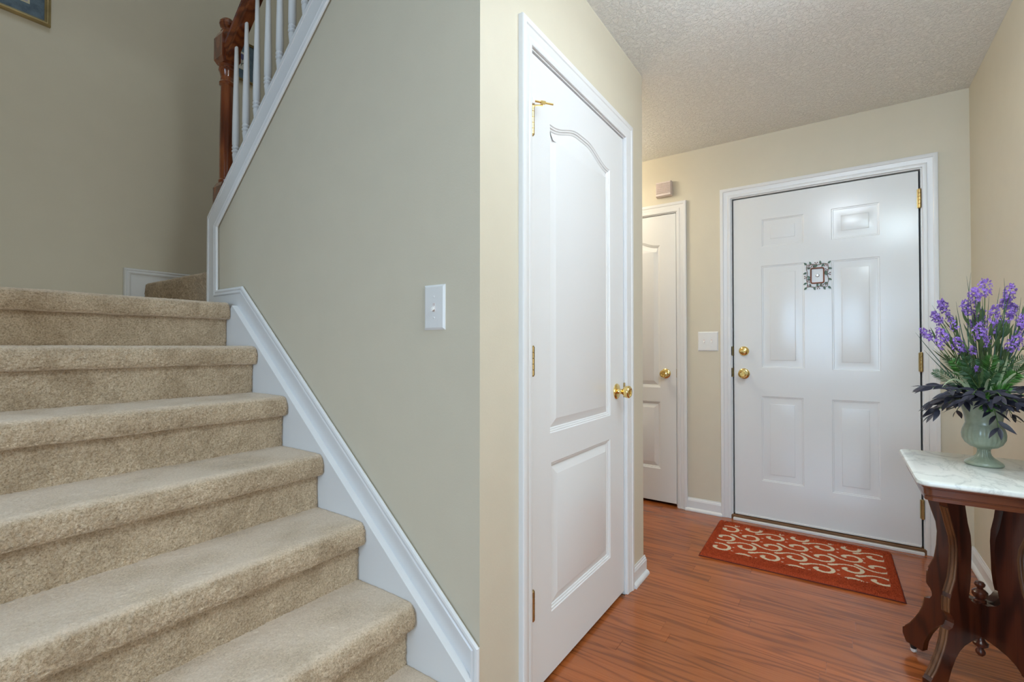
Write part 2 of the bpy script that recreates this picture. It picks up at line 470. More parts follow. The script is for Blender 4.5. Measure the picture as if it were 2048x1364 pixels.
w_front = wall_with_holes('wall_front', 'y', FY, FY + 0.12, -2.6, RX + 0.12, 0, H,
    [opening(*D_FRONT[:2], D_FRONT[3], 0.008), opening(*D_COAT[:2], D_COAT[3])], M['wall'], 'beige painted wall around the front door')
tag(MB().box(-2.6, RX + 0.12, FY + 0.12, FY + 0.18, 0, H).build('door_light_block', M['dark']), 'added dark backing that blocks light behind the doors', 'wall', **STR)  # unseen slab added to keep outside light out of the door gaps
tag(MB().box(RX, RX + 0.12, 1.80, FY, 0, H).build('wall_right', M['wall']), 'beige painted wall behind the marble topped table', 'wall', **STR)
tag(MB().box(RX + 0.12, 3.42, FY, FY + 0.12, 0, H).build('wall_living', M['wall']), 'beige wall of the room behind the hall', 'wall', **STR)
wall_with_holes('wall_east', 'x', 3.30, 3.42, -3.42, FY, 0, H, [(-0.5, 1.5, 2.15, 0.55)], M['wall'], 'beige wall with a window in the room behind the hall')
wall_with_holes('wall_back', 'y', -3.30, -3.42, -1.9, 3.30, 0, H, [(-0.9, 0.8, 2.15, 0.75), (1.4, 2.9, 2.15, 0.75)], M['wall'], 'beige wall with two windows facing the front door')
tag(MB().box(-1.9, -1.78, -3.3, -0.15, 0, H).build('wall_west', M['wall']), 'beige side wall of the room behind the hall', 'wall', **STR)
tag(MB().box(LX, -1.78, -0.15, -0.05, 0, 5.0).box(-1.78, CX, -0.15, -0.05, H, 5.0).build('wall_stair_side', M['wall']), 'beige wall on the outer side of the stairs', 'wall', **STR)
tag(MB().box(LX - 0.12, LX, -0.15, 2.1, 0, 5.0).build('wall_left', M['wall']), 'tall beige stairwell wall with two framed pictures', 'wall', **STR)
tag(MB().box(LX, CX - 0.1, 1.98, FAR, 0, 5.0).build('wall_stair_back', M['wall']), 'beige wall behind the upper flight of stairs', 'wall', **STR)
tag(MB().box(-2.6, -2.5, FAR, FY, 0, H).build('wall_passage', M['wall']), 'beige end wall of the side passage', 'wall', **STR)
tag(MB().box(CX, CX + 0.08, -0.05, FAR, H + 0.12, 5.0).build('wall_upper', M['wall']), 'beige wall of the upper floor above the hall', 'wall', **STR)
# closet wall (faces +X), with the panelled door
ho = opening(*D_CLOS[:2], D_CLOS[3])
mb = MB()
mb.box(CX - 0.1, CX, SY, ho[0], 0, H).box(CX - 0.1, CX, ho[1], FAR, 0, H).box(CX - 0.1, CX, ho[0], ho[1], ho[2], H)
tag(mb.build('wall_closet', M['wall']), 'cream painted wall around the tall panelled closet door', 'wall', **STR)
# stair wall: raking top under the upper flight
KA, KB = (-2.405, 1.690), (-0.79, 3.030)     # knee wall cap line
capz = lambda x: 1.690 + .825 * (x + 2.375)
mb = MB().prism([(-2.360, 0), (CX - 0.1, 0), (CX - 0.1, capz(CX - .1) - .02), (-2.360, capz(-2.36) - .02)], SY, SY + 0.10, 'y')
tag(mb.build('wall_stair', M['wall']), 'beige wall with raking top beside the carpeted stairs', 'wall', **STR)

# windows behind the camera
def window(n, x0, x1, z0, z1, axis, at, label):
    root = empty('window_%d' % n, ((x0 + x1) / 2, at, z0) if axis == 'y' else (at, (x0 + x1) / 2, z0), **STR)
    tag(root, label, 'window')
    hw, hh = (x1 - x0) / 2, z1 - z0
    m = MB().box(-hw, hw, -.03, .03, 0, .05).box(-hw, hw, -.03, .03, hh - .05, hh).box(-hw, -hw + .05, -.03, .03, .05, hh - .05).box(hw - .05, hw, -.03, .03, .05, hh - .05)
    m.box(-hw + .05, hw - .05, -.02, .02, hh / 2 - .02, hh / 2 + .02).box(-.015, .015, -.02, .02, .05, hh / 2 - .02).box(-.015, .015, -.02, .02, hh / 2 + .02, hh - .05)
    f = m.build('window_frame', M['white'], root)
    g = MB().box(-hw + .05, hw - .05, -.003, .003, .05, hh - .05).build('pane', M['glass'], root)
    if axis == 'x': root.rotation_euler = (0, 0, PI / 2)
    return root
window(1, -0.9, 0.8, 0.75, 2.15, 'y', -3.36, 'white framed window facing the front door')
window(2, 1.4, 2.9, 0.75, 2.15, 'y', -3.36, 'white framed window in the room behind the hall')
window(3, -0.5, 1.5, 0.55, 2.15, 'x', 3.36, 'white framed window in the side wall of the room behind')

# ------------------------------------------------------------------ floor planks
def plank_mesh(L, Wd, T=0.010, c=0.00012):
    x, y = L / 2 - 0.0003, Wd / 2 - 0.0002
    v = [(-x, -y, -T), (x, -y, -T), (x, y, -T), (-x, y, -T), (-x, -y, -c), (x, -y, -c), (x, y, -c), (-x, y, -c),
         (-x + c, -y + c, 0), (x - c, -y + c, 0), (x - c, y - c, 0), (-x + c, y - c, 0)]
    f = [(8, 9, 10, 11)] + [(a, (a + 1) % 4, (a + 1) % 4 + 4, a + 4) for a in range(4)] + [(a + 4, (a + 1) % 4 + 4, (a + 1) % 4 + 8, a + 8) for a in range(4)]
    m = MB(); m.add(v, f); return m.mesh('plank', M['oak'])
PW = 0.0715
y = 0.42
row = 0
while y < FY + 0.10:
    y1 = min(y + PW, FY + 0.10); yc = (y + y1) / 2
    xa = CX + 0.001 if yc < FAR else -2.45
    if SY < yc < FAR: xa = CX - 0.06 if D_CLOS[0] < yc < D_CLOS[1] else CX + 0.001
    if yc > FY: xa = -1.62
    xb = RX - 0.001 if yc > 1.80 else 1.3
    if yc > FY: xb = 0.35
    x = xa - random.uniform(0, 0.6)
    while x < xb - 0.02:
        L = random.choice((0.55, 0.7, 0.85, 1.0, 1.15)) * random.uniform(0.92, 1.08)
        a, b_ = max(x, xa), min(x + L, xb)
        if xb - b_ < 0.12: b_ = xb; L = b_ - x
        if b_ - a > 0.02:
            link('plank', plank_mesh(b_ - a, y1 - y), floor, ((a + b_) / 2, yc, 0))
        x += L
    y = y1; row += 1

# ------------------------------------------------------------------ doors
CAS = [(0, 0), (0, .008), (.004, .0105), (.012, .0115), (.018, .0115), (.0205, .0095), (.030, .0125), (.042, .0145), (.0455, .0175), (.058, .0185), (.062, .0175), (.064, .0145), (.064, 0)]
def offset_poly(pts, d):
    n = len(pts); out = []
    for i in range(n):
        p0, p1, p2 = Vector(pts[i - 1]), Vector(pts[i]), Vector(pts[(i + 1) % n])
        e1, e2 = (p1 - p0).normalized(), (p2 - p1).normalized()
        n1, n2 = Vector((-e1.y, e1.x)), Vector((-e2.y, e2.x))      # inward for ccw
        k = (n1 + n2) / max(1 + n1.dot(n2), 0.3)
        out.append(tuple(p1 + k * d))
    return out
def rect(x0, x1, z0, z1): return [(x0, z0), (x1, z0), (x1, z1), (x0, z1)]
def arch(x0, x1, z0, z1, rise, n=22):
    """panel with an eyebrow (ogee) top: z1 at the shoulders, z1+rise in the middle"""
    pts = [(x0, z0), (x1, z0)]
    for i in range(n + 1):
        t = i / n; x = x1 + (x0 - x1) * t
        s = 1 - abs(2 * t - 1)
        e = 0.02 if s < 0.06 else 0
        h = 0.5 - 0.5 * math.cos(PI * min(1, max(0, (s - 0.06) / 0.80)))
        pts.append((x, z1 + rise * h))
    return pts
def panel_mesh(poly, prof):
    rings = []
    for d, dep in prof: rings.append([(p[0], dep, p[1]) for p in (offset_poly(poly, d) if d else poly)])
    n = len(poly); m = MB(); vs = [p for r in rings for p in r]; fs = []
    for k in range(len(rings) - 1):
        for i in range(n):
            j = (i + 1) % n; fs.append((k * n + i, k * n + j, (k + 1) * n + j, (k + 1) * n + i))
    o = (len(rings) - 1) * n
    tri = tessellate_polygon([[Vector((p[0], p[2], 0)) for p in rings[-1]]])
    fs += [tuple(o + i for i in t) for t in tri]
    m.add(vs, fs); return m
def door_body(w_, h_, t_, polys, c=0.0015):
    m = MB()
    outer = rect(c, w_ - c, c, h_ - c)
    loops = [[Vector((p[0], p[1], 0)) for p in outer]] + [[Vector((p[0], p[1], 0)) for p in q[::-1]] for q in polys]
    flat = [p for l in loops for p in l]
    tri = tessellate_polygon(loops)
    m.add([(p.x, 0, p.y) for p in flat], [tuple(t) for t in tri])
    E0, E1 = rect(c, w_ - c, c, h_ - c), rect(0, w_, 0, h_)
    vs = [(p[0], 0, p[1]) for p in E0] + [(p[0], c, p[1]) for p in E1] + [(p[0], t_, p[1]) for p in E1]
    fs = [(i, (i + 1) % 4, (i + 1) % 4 + 4, i + 4) for i in range(4)] + [(i + 4, (i + 1) % 4 + 4, (i + 1) % 4 + 8, i + 8) for i in range(4)] + [(8, 9, 10, 11)]
    m.add(vs, fs)
    return m
def hinge_mesh(h_, r=0.0080):
    m = MB()
    seg = h_ / 5
    for i in range(5):
        z = -h_ / 2 + i * seg
        m.lathe([(r * .86, z), (r, z + .0008), (r, z + seg - .0008), (r * .86, z + seg)], 14, Matrix.Translation((0, -r * .75, 0)))
    m.lathe([(0.0001, -h_ / 2 - .004), (r * .7, -h_ / 2 - .003), (r * .8, -h_ / 2)], 12, Matrix.Translation((0, -r * .75, 0)))
    m.lathe([(r * .8, h_ / 2), (r * .7, h_ / 2 + .003), (0.0001, h_ / 2 + .004)], 12, Matrix.Translation((0, -r * .75, 0)))
    m.box(-.011, -.001, -.0025, .012, -h_ / 2, h_ / 2)
    m.box(.001, .008, -.0012, .012, -h_ / 2, h_ / 2)
    return m
TO_DOOR = Matrix.Rotation(PI / 2, 4, 'X')      # local +z of a lathe -> -y (out of the door face)
KNOB = [(.0335, 0), (.0335, .003), (.031, .006), (.022, .0085), (.0135, .010), (.0115, .014), (.0105, .024), (.0125, .030), (.020, .036), (.0245, .043), (.0265, .052), (.0262, .058), (.0235, .062), (.0165, .0638), (.0145, .0625), (.0135, .0600), (.0001, .0598)]
def knob(parent, x, z, turn=True, prof=KNOB):
    m = MB().lathe(prof, 28, Matrix.Translation((x, 0, z)) @ TO_DOOR)
    if turn: m.bbox(x - .0032, x + .0032, -.0665, -.059, z - .0085, z + .0085, .001)
    return m.build('knob', M['brass'], parent, 35)

def make_door(name, label, rect_, axis, plane, thick, polys, prof, mat, jdepth, gap, flip_cas=1):
    """rect_: (u0,u1,z0,z1); front face at plane. returns the door root (local x across, -y out)"""
    u0, u1, z0, z1 = rect_
    loc = (u0, plane, z0) if axis == 'y' else (plane, u0, z0)
    root = empty(name, loc, 0 if axis == 'y' else PI / 2, **STR)
    tag(root, label, 'door')
    w_, h_ = u1 - u0, z1 - z0
    loc_polys = [[(p[0] - u0, p[1] - z0) for p in q] for q in polys]
    body = door_body(w_, h_, thick, loc_polys).build('door_body', mat, root, 30)
    for q in loc_polys: panel_mesh(q, prof).build('panel', mat, root, 22)
    return root
def frame_for(n, rect_, axis, plane, depth, gap, label, side=1):
    """jamb with stop and mitred casing, one structure object with children"""
    u0, u1, z0, z1 = rect_
    loc = (0, plane, 0) if axis == 'y' else (plane, 0, 0)
    root = empty('trim_%d' % n, loc, 0 if axis == 'y' else PI / 2, **STR)
    tag(root, label, 'door frame')
    a, b_, zt = u0 - gap, u1 + gap, z1 + gap
    m = MB()
    prof = [(0, 0.0), (0, -depth), (.0198, -depth), (.0198, 0.0)]
    path = [(a, 0, 0), (a, 0, zt), (b_, 0, zt), (b_, 0, 0)]
    m.sweep(prof, path, (0, -1, 0), 1 if True else -1)
    m.build('jamb', M['white'], root)
    m = MB(); st = [(-.016, -.048), (-.016, -depth + .002), (0.0005, -depth + .002), (0.0005, -.048)]
    m.sweep(st, path, (0, -1, 0)); m.build('door_stop', M['white'] if gap < .006 else M['dark'], root)
    m = MB(); r = 0.006
    path = [(a - r, 0, 0), (a - r, 0, zt + r), (b_ + r, 0, zt + r), (b_ + r, 0, 0)]
    m.sweep(CAS, path, (0, -1, 0)); m.build('casing', M['white'], root, 25)
    return root

PROF_MOULD = [(0, 0), (.003, .003), (.007, .0035), (.0095, .0075), (.0135, .0085), (.0165, .0115), (.042, .0035), (.0445, .0025), (.046, .0020)]
PROF_STEEL = [(0, 0), (.003, .0022), (.0075, .0024), (.010, .0042), (.014, .0044), (.046, .0020), (.0485, .0006), (.050, .0004)]

# front door: six panels
polys = [rect(-.397, -.172, 1.724, 1.897), rect(-.035, .187, 1.724, 1.905), rect(-.400, -.171, .970, 1.606), rect(-.035, .188, .963, 1.603),
         rect(-.404, -.178, .264, .792), rect(-.039, .183, .253, .792)]
dF = make_door('door_1', 'white six panel front door with brass knob and deadbolt', D_FRONT, 'y', FY + 0.004, 0.044, polys, PROF_STEEL, M['door_steel'], .1, .008)
frame_for(1, D_FRONT, 'y', FY, 0.118, 0.008, 'white moulded casing around the six panel front door')
DW, DH = D_FRONT[1] - D_FRONT[0], D_FRONT[3] - D_FRONT[2]
knob(dF, -0.502 - D_FRONT[0], 0.929 - D_FRONT[2])
BOLT = [(.030, 0), (.030, .006), (.027, .012), (.021, .017), (.012, .0195), (.0001, .020)]
m = MB().lathe(BOLT, 28, Matrix.Translation((-0.501 - D_FRONT[0], 0, 1.073 - D_FRONT[2])) @ TO_DOOR)
m.bbox(-0.501 - D_FRONT[0] - .016, -0.501 - D_FRONT[0] + .016, -.034, -.017, 1.073 - D_FRONT[2] - .004, 1.073 - D_FRONT[2] + .004, .0015)
m.build('deadbolt', M['brass'], dF, 35)
for z in (1.895, 1.018, 0.235):
    link('hinge', hinge_mesh(0.100, .0080).mesh('hinge', M['old_brass'], 40), dF, (DW + 0.004, -0.001, z - D_FRONT[2]))
for z in (1.073, 0.935):
    MB().bbox(-.018, -.004, -.004, .03, z - .030 - D_FRONT[2], z + .030 - D_FRONT[2], .001).build('strike_plate', M['old_brass'], dF)
m = MB().lathe([(.010, 0), (.010, .003), (.0075, .0042), (.006, .0025), (.0001, .002)], 20, Matrix.Translation((-.104 - D_FRONT[0], 0, 1.522 - D_FRONT[2])) @ TO_DOOR)
m.build('peephole', M['steel'], dF, 30)
m = MB().bbox(.002, DW - .002, -.005, .006, -.003, .008, .0015); m.build('door_sweep', M['plastic'], dF)
# threshold
th = empty('trim_2', (0, FY, 0), **STR); tag(th, 'white and brown threshold under the front door', 'threshold')
MB().bbox(-.565, .362, -.032, -.010, -.002, .014, .003).build('sill_board', M['white'], th)
MB().bbox(-.583, .378, -.0105, .060, -.002, .027, .003).build('sill_top', M['sill'], th)

# coat closet door in the same wall
polys = [arch(-1.50, -1.035, .815, 1.815, .050), rect(-1.50, -1.035, .245, .715)]
dC = make_door('door_2', 'white panelled door with brass knob in the side passage', D_COAT, 'y', FY + 0.004, 0.035, polys, PROF_MOULD, M['door_white'], .1, .004)
frame_for(3, D_COAT, 'y', FY, 0.118, G, 'white casing around the door beside the light switch')
knob(dC, -0.997 - D_COAT[0], 0.914 - D_COAT[2], False)
MB().bbox(D_COAT[1] - D_COAT[0] + .0005, D_COAT[1] - D_COAT[0] + .010, -.0035, .02, .868, .928, .0008).build('strike_plate', M['old_brass'], dC)

# stair closet door
K = 0.79 / 0.78
yy = lambda v: v * K
zz = lambda v: 1.1 + (v - 1.1) * K
polys = [arch(yy(1.352), yy(1.850), zz(.815), zz(1.838), .048), rect(yy(1.359), yy(1.847), zz(.230), zz(.718))]
dS = make_door('door_3', 'tall white closet door with arched upper panel beside the stairs', D_CLOS, 'x', CX - 0.004, 0.035, polys, PROF_MOULD, M['door_white'], .1, .004)
frame_for(4, D_CLOS, 'x', CX, 0.098, G, 'white moulded casing around the closet door beside the stairs')
kn = knob(dS, yy(1.915) - D_CLOS[0], zz(.910) - D_CLOS[2])
MB().bbox(D_CLOS[1] - D_CLOS[0] + .0005, D_CLOS[1] - D_CLOS[0] + .014, -.005, .02, zz(.910) - .032 - D_CLOS[2], zz(.910) + .032 - D_CLOS[2], .0008).build('strike_plate', M['old_brass'], dS)
for i, z in enumerate((zz(1.800), zz(1.056), zz(.309))):
    h = link('hinge', hinge_mesh(0.090).mesh('hinge', M['old_brass'], 40), dS, (-0.003, -0.001, z - D_CLOS[2]))
    if i == 0:
        # hinge pin door stop
        ds = MB()
        ds.bbox(-.010, .010, -.012, .002, .045, .0485, .0008)
        ds.add([(.004, -.012, .045), (.026, -.030, .048), (.026, -.030, .054), (.004, -.012, .0485), (-.002, -.006, .045), (.020, -.024, .048), (.020, -.024, .054), (-.002, -.006, .0485)],
               [(0, 1, 2, 3), (4, 7, 6, 5), (0, 4, 5, 1), (3, 2, 6, 7), (1, 5, 6, 2), (0, 3, 7, 4)])
        ds.tube([(-.004, -.010, .060), (.052, -.052, .0585)], .0032, 10)
        ds.tube([(.018, -.027, .0596), (.030, -.036, .0592)], .0062, 6)
        st = ds.build('door_stop', M['brass'], dS, 35); st.location = (-0.003, -0.001, z - D_CLOS[2])
        tp = MB().lathe([(.0001, -.012), (.0075, -.011), (.0085, 0), (.0075, .006), (.0001, .006)], 14, Matrix.Translation((-.004, -.010, .060)) @ Matrix.Rotation(0.0, 4, 'X'))
        t = tp.build('rubber_tip', M['hinge_tip'], st, 35)

# ------------------------------------------------------------------ baseboards
BASE = [(0, 0), (0, .012), (.066, .012), (.070, .0095), (.076, .0085), (.079, .0055), (.086, .004), (.086, 0)]
SHOE = [(0, .0115), (0, .026), (.004, .027), (.012, .0245), (.018, .018), (.0205, .0115)]
def baseboard(name, path, nrm, flip, label, shoe=True):
    root = empty(name, (0, 0, 0), **STR); tag(root, label, 'baseboard')
    MB().sweep(BASE, path, nrm, flip).build('board', M['white'], root, 25)
    if shoe: MB().sweep(SHOE, path, nrm, flip).build('shoe_moulding', M['white'], root, 40)
    return root
# sweep lateral must be +z: lateral = nrm x t * flip
def bb(name, p, q, nrm, label):
    t = (Vector(q) - Vector(p)).normalized(); l = Vector(nrm).cross(t)
    return baseboard(name, [p, q], nrm, 1 if l.z > 0 else -1, label)
bb('baseboard_front', (-0.861, FY, 0), (-0.632, FY, 0), (0, -1, 0), 'short white baseboard between the two doors of the front wall')
bb('baseboard_front_corner', (0.426, FY, 0), (RX, FY, 0), (0, -1, 0), 'short white baseboard in the corner beside the front door')
bb('baseboard_right', (RX, FY - .001, 0), (RX, 1.80, 0), (-1, 0, 0), 'white baseboard along the wall behind the table')
bb('baseboard_closet', (CX, D_CLOS[1] + .076, 0), (CX, FAR + .012, 0), (1, 0, 0), 'short white baseboard past the closet door')
bb('baseboard_closet_near', (CX, SY, 0), (CX, D_CLOS[0] - .076, 0), (1, 0, 0), 'short white baseboard before the closet door')
bb('baseboard_passage', (CX, FAR, 0), (-2.5, FAR, 0), (0, 1, 0), 'white baseboard round the corner in the side passage')

# ------------------------------------------------------------------ stairs
RISE, RUN, R2 = 0.1832, 0.2205, -1.028         # R2: riser plane of step 2
T = [0] + [0.187 + RISE * i for i in range(7)]; T[7] = 1.286
RXs = [0, R2 + RUN, R2, R2 - RUN, R2 - 2 * RUN, R2 - 3 * RUN, R2 - 4 * RUN, R2 - 5 * RUN]
YS0, YS1 = -0.048, 0.9585
def nose_profile(xr, z_low, top, back):
    """(u, z) going up the riser, round the nose and back along the tread; +u is outward"""
    p = [(xr, z_low), (xr, top - .071), (xr + .014, top - .0715)]
    p += [(xr + a, top - b_) for a, b_ in ((.024, .071), (.030, .068), (.034, .061), (.0365, .050), (.0365, .036), (.034, .024), (.029, .0135), (.021, .006), (.011, .0015), (.0, 0))]
    p += [(xr - .02, top), (back, top)]
    return p
def carpet_strip(name, prof, v0, v1, axis, res, parent, amp=1.0):
    """sheet with the given profile, width along Y (axis 'y') or X; pile modelled as displaced tufts"""
    P = np.array(prof); seg = np.hypot(*np.diff(P, axis=0).T); s = np.concatenate([[0], np.cumsum(seg)])
    n = int(s[-1] / res) + 1; m = int((v1 - v0) / res) + 1
    ss = np.linspace(0, s[-1], n); U = np.interp(ss, s, P[:, 0]); Z = np.interp(ss, s, P[:, 1])
    # rounded corner normals
    du, dz = np.gradient(U), np.gradient(Z)
    k = np.ones(5) / 5
    du = np.convolve(np.pad(du, 2, 'edge'), k, 'valid'); dz = np.convolve(np.pad(dz, 2, 'edge'), k, 'valid')
    L = np.hypot(du, dz) + 1e-9; nu, nz = dz / L, -du / L
    V = np.linspace(v0, v1, m)
    def smooth(a, it):
        for _ in range(it):
            a = (a + np.roll(a, 1, 0) + np.roll(a, -1, 0) + np.roll(a, 1, 1) + np.roll(a, -1, 1)) / 5
        return a
    d = rng.uniform(-1, 1, (n, m)) * 0.0016
    e = smooth(rng.normal(size=(n, m)), 2); d += e / e.std() * 0.0010
    e = smooth(rng.normal(size=(n // 8 + 3, m // 8 + 3)), 3)
    e = e / e.std()
    ii = np.linspace(0, e.shape[0] - 1.001, n); jj = np.linspace(0, e.shape[1] - 1.001, m)
    i0, j0 = ii.astype(int), jj.astype(int); fi, fj = (ii - i0)[:, None], (jj - j0)[None]
    big = e[i0][:, j0] * (1 - fi) * (1 - fj) + e[i0 + 1][:, j0] * fi * (1 - fj) + e[i0][:, j0 + 1] * (1 - fi) * fj + e[i0 + 1][:, j0 + 1] * fi * fj
    d = (d + big * 0.0012) * amp
    if axis == 'y':                                   # the carpet is tucked in round its end
        t_ = np.clip(1 - (v1 - V) / .014, 0, 1); d = d - (.012 * (1 - np.sqrt(1 - t_ ** 2 * .98)))[None, :]
    d = d * (1 - .6 * np.clip((np.abs(nz) - .6) / .35, 0, 1))[:, None]
    UU = U[:, None] + nu[:, None] * d; ZZ = Z[:, None] + nz[:, None] * d
    VV = V[None, :] + rng.uniform(-1, 1, (n, m)) * res * 0.3
    VV[:, 0] = v0; VV[:, -1] = v1
    co = np.stack([UU, VV, ZZ] if axis == 'y' else [VV, UU, ZZ], -1).reshape(-1, 3).astype(np.float32)
    idx = np.arange(n * m).reshape(n, m)
    q = np.stack([idx[:-1, :-1], idx[:-1, 1:], idx[1:, 1:], idx[1:, :-1]], -1).reshape(-1, 4)
    if axis == 'x': q = q[:, ::-1]
    me = bpy.data.meshes.new(name)
    me.vertices.add(len(co)); me.vertices.foreach_set('co', co.ravel())
    me.loops.add(q.size); me.loops.foreach_set('vertex_index', q.ravel().astype(np.int32))
    me.polygons.add(len(q)); me.polygons.foreach_set('loop_start', np.arange(0, q.size, 4, dtype=np.int32))
    me.polygons.foreach_set('loop_total', np.full(len(q), 4, np.int32))
    me.update(calc_edges=True); me.validate()
    me.shade_smooth()
    lit_tread = np.clip((np.abs(nz) - .6) / .35, 0, 1)[:, None] * np.clip(.5 + .22 * (big + 1.6), 0, 1)  # mask of up-facing pile: smoother, and painted lighter as if lit from above
    at = me.attributes.new('lit_tread', 'FLOAT', 'POINT'); at.data.foreach_set('value', lit_tread.ravel().astype(np.float32))
    me.materials.append(M['carpet'])
    return link(name, me, parent)

st = empty('staircase', (0, 0, 0), label='beige carpeted staircase climbing beside the switch wall to a landing', cat='staircase')
RES = 0.0030
for k in range(1, 8):
    back = RXs[k] - RUN - 0.02 if k < 7 else RXs[7] - 0.06
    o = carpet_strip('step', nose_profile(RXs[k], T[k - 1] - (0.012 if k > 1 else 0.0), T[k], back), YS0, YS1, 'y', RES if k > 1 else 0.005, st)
# landing carpet, and the flight that turns behind the wall
LZ, T8, R8 = T[7], 1.450, 0.981
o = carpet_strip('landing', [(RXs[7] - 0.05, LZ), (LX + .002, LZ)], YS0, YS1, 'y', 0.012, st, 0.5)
# solid core under the carpet
m = MB()
core = [(RXs[1] - .012, 0)]
for k in range(1, 8):
    core += [(RXs[k] - .012, T[k] - .014), ((RXs[k + 1] - .012) if k < 7 else LX + .002, T[k] - .014)]
core += [(LX + .002, 0)]
m.prism(core, YS0, YS1, 'y')
m.build('stair_core', M['white'], st)
st2 = empty('turning_step', (0, 0, 0), label='carpeted turning step rising from the landing beside the white skirt', cat='stair step')
prof8 = [(R8, LZ - .012), (R8, T8 - .030), (R8 + .003, T8 - .014), (R8 + .011, T8 - .004), (R8 + .024, T8), (1.975, T8)]
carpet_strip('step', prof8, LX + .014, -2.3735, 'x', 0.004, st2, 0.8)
MB().box(LX + .014, -2.375, R8 + .014, 1.975, 0, T8 - .012).build('stair_core', M['white'], st2)
# upper flight behind the raking wall
st3 = empty('upper_staircase', (0, 0, 0), label='upper carpeted flight hidden behind the raking wall', cat='staircase')
for i in range(7):
    x0 = -2.37 + i * RUN; zt = T8 + RISE * (i + 1)
    MB().bbox(x0, min(x0 + RUN + .03, -.90), SY + .122, 1.975, zt - RISE - .02, zt, .01).build('step', M['carpet'], st3)

# ---- white stair trim on the wall plane
BD = 0.009                                   # back board thickness, face at SY-BD
CAP = [(-.012, 0), (-.012, .003), (-.008, .007), (-.002, .0085), (.002, .006), (.005, .006), (.009, .0085), (.0135, .0085), (.017, .004), (.019, -.003), (.019, -.0065)]
P_ = lambda x, y_: on_y(x, y_, SY - 0.01)
A0, A1, A2, A3, A4 = (-.800, .300), (-2.053, 1.341), (-2.284, 1.341), (-2.290, 1.640), (-.790, 2.870)
sk = empty('trim_5', (0, SY, 0), **STR); tag(sk, 'white skirt board with stepped moulding along the stair wall', 'skirt board')
m = MB().prism([(CX, 0), (CX, .303), (-.800, .303), A1, A2, A3, A4, (CX, capz(CX) - .004), (-2.368, capz(-2.368) - .004), (-2.368, 1.2), (-2.10, 1.2), (-2.10, 0)], -BD, -.0002, 'y')
m.build('back_board', M['white'], sk)
m = MB().sweep(CAP, [(-.797, -BD + .002, 0), (-.797, -BD + .002, A0[1]), (A1[0], -BD + .002, A1[1]), (A2[0], -BD + .002, A2[1]), (A3[0], -BD + .002, A3[1]), (A4[0], -BD + .002, A4[1])], (0, -1, 0), 1)
m.build('moulding', M['white'], sk, 25)
# stringer standing proud, between the steps and the back board
sz = lambda x: 1.271 - .8215 * (x + 2.087)
m = MB().prism([(-.806, 0.02), (-.806, sz(-.806)), (-2.090, sz(-2.090)), (-2.12, 1.235), (-2.17, 1.20), (-2.17, 0.02)], -BD - .0225, -BD + .001, 'y')
m.build('stringer', M['white'], sk)
# raking cap and end of the knee wall
m = MB().prism([(-2.3605, capz(-2.3605) - .019), (CX - .1, capz(CX - .1) - .019), (CX - .1, capz(CX - .1)), (-2.372, capz(-2.372)), (-2.372, 1.20), (-2.3605, 1.20)], -.0125, .120, 'y')
m.build('raking_cap', M['white'], sk)

# skirt on the far left wall beside the second landing
sk2 = empty('trim_6', (LX, 0, 0), **STR); tag(sk2, 'white raised skirt on the stairwell wall where the stairs turn', 'skirt board')
MB().box(0.0, .012, .895, 1.98, LZ - .005, 1.512).build('board', M['white'], sk2)
m = MB().sweep(CAP, [(.011, .905, LZ), (.011, .905, 1.502), (.011, 1.98, 1.502)], (1, 0, 0), 1)
m.build('moulding', M['white'], sk2, 25)
bb('baseboard_left', (LX, YS0, LZ), (LX, .894, LZ), (1, 0, 0), 'white baseboard on the landing under the large picture')

# ------------------------------------------------------------------ railing
KY = 1.045
cap_z = capz
rl = empty('stair_railing', (-2.38, KY, 1.45), label='cherry stained newel and handrail with white balusters on the raking wall', cat='railing')
def in_rl(o): o.location = Vector(o.location) - Vector((-2.38, KY, 1.45)); return o
# newel
NX = -2.338
def sq_ring(h_, z): return [(-h_, -h_, z), (h_, -h_, z), (h_, h_, z), (-h_, h_, z)]
m = MB()
def square_post(m, levels):
    vs = []; [vs.extend(sq_ring(h_, z)) for h_, z in levels]; n = len(levels)
    fs = [(i * 4 + k, i * 4 + (k + 1) % 4, (i + 1) * 4 + (k + 1) % 4, (i + 1) * 4 + k) for i in range(n - 1) for k in range(4)]
    m.add(vs, fs + [(0, 3, 2, 1), tuple((n - 1) * 4 + k for k in range(4))])
square_post(m, [(.041, 1.60), (.041, 1.835), (.030, 1.858)])
m.lathe([(.026, 1.855), (.033, 1.860), (.034, 1.868), (.030, 1.874), (.030, 1.90), (.0305, 2.05), (.0285, 2.20), (.0265, 2.300), (.027, 2.308), (.033, 2.314), (.034, 2.323), (.029, 2.331), (.027, 2.350), (.032, 2.372), (.036, 2.380), (.036, 2.388), (.031, 2.393), (.036, 2.399), (.036, 2.406), (.030, 2.412)], 28)
square_post(m, [(.030, 2.408), (.041, 2.430), (.041, 2.530), (.030, 2.556)])
m.lathe([(.028, 2.550), (.029, 2.564), (.024, 2.570), (.024, 2.578), (.031, 2.586), (.0345, 2.598), (.033, 2.610), (.024, 2.622), (.011, 2.628), (.0001, 2.629)], 28)
o = m.build('newel_post', M['cherry'], rl, 18); o.location = (NX, KY, 0); in_rl(o)
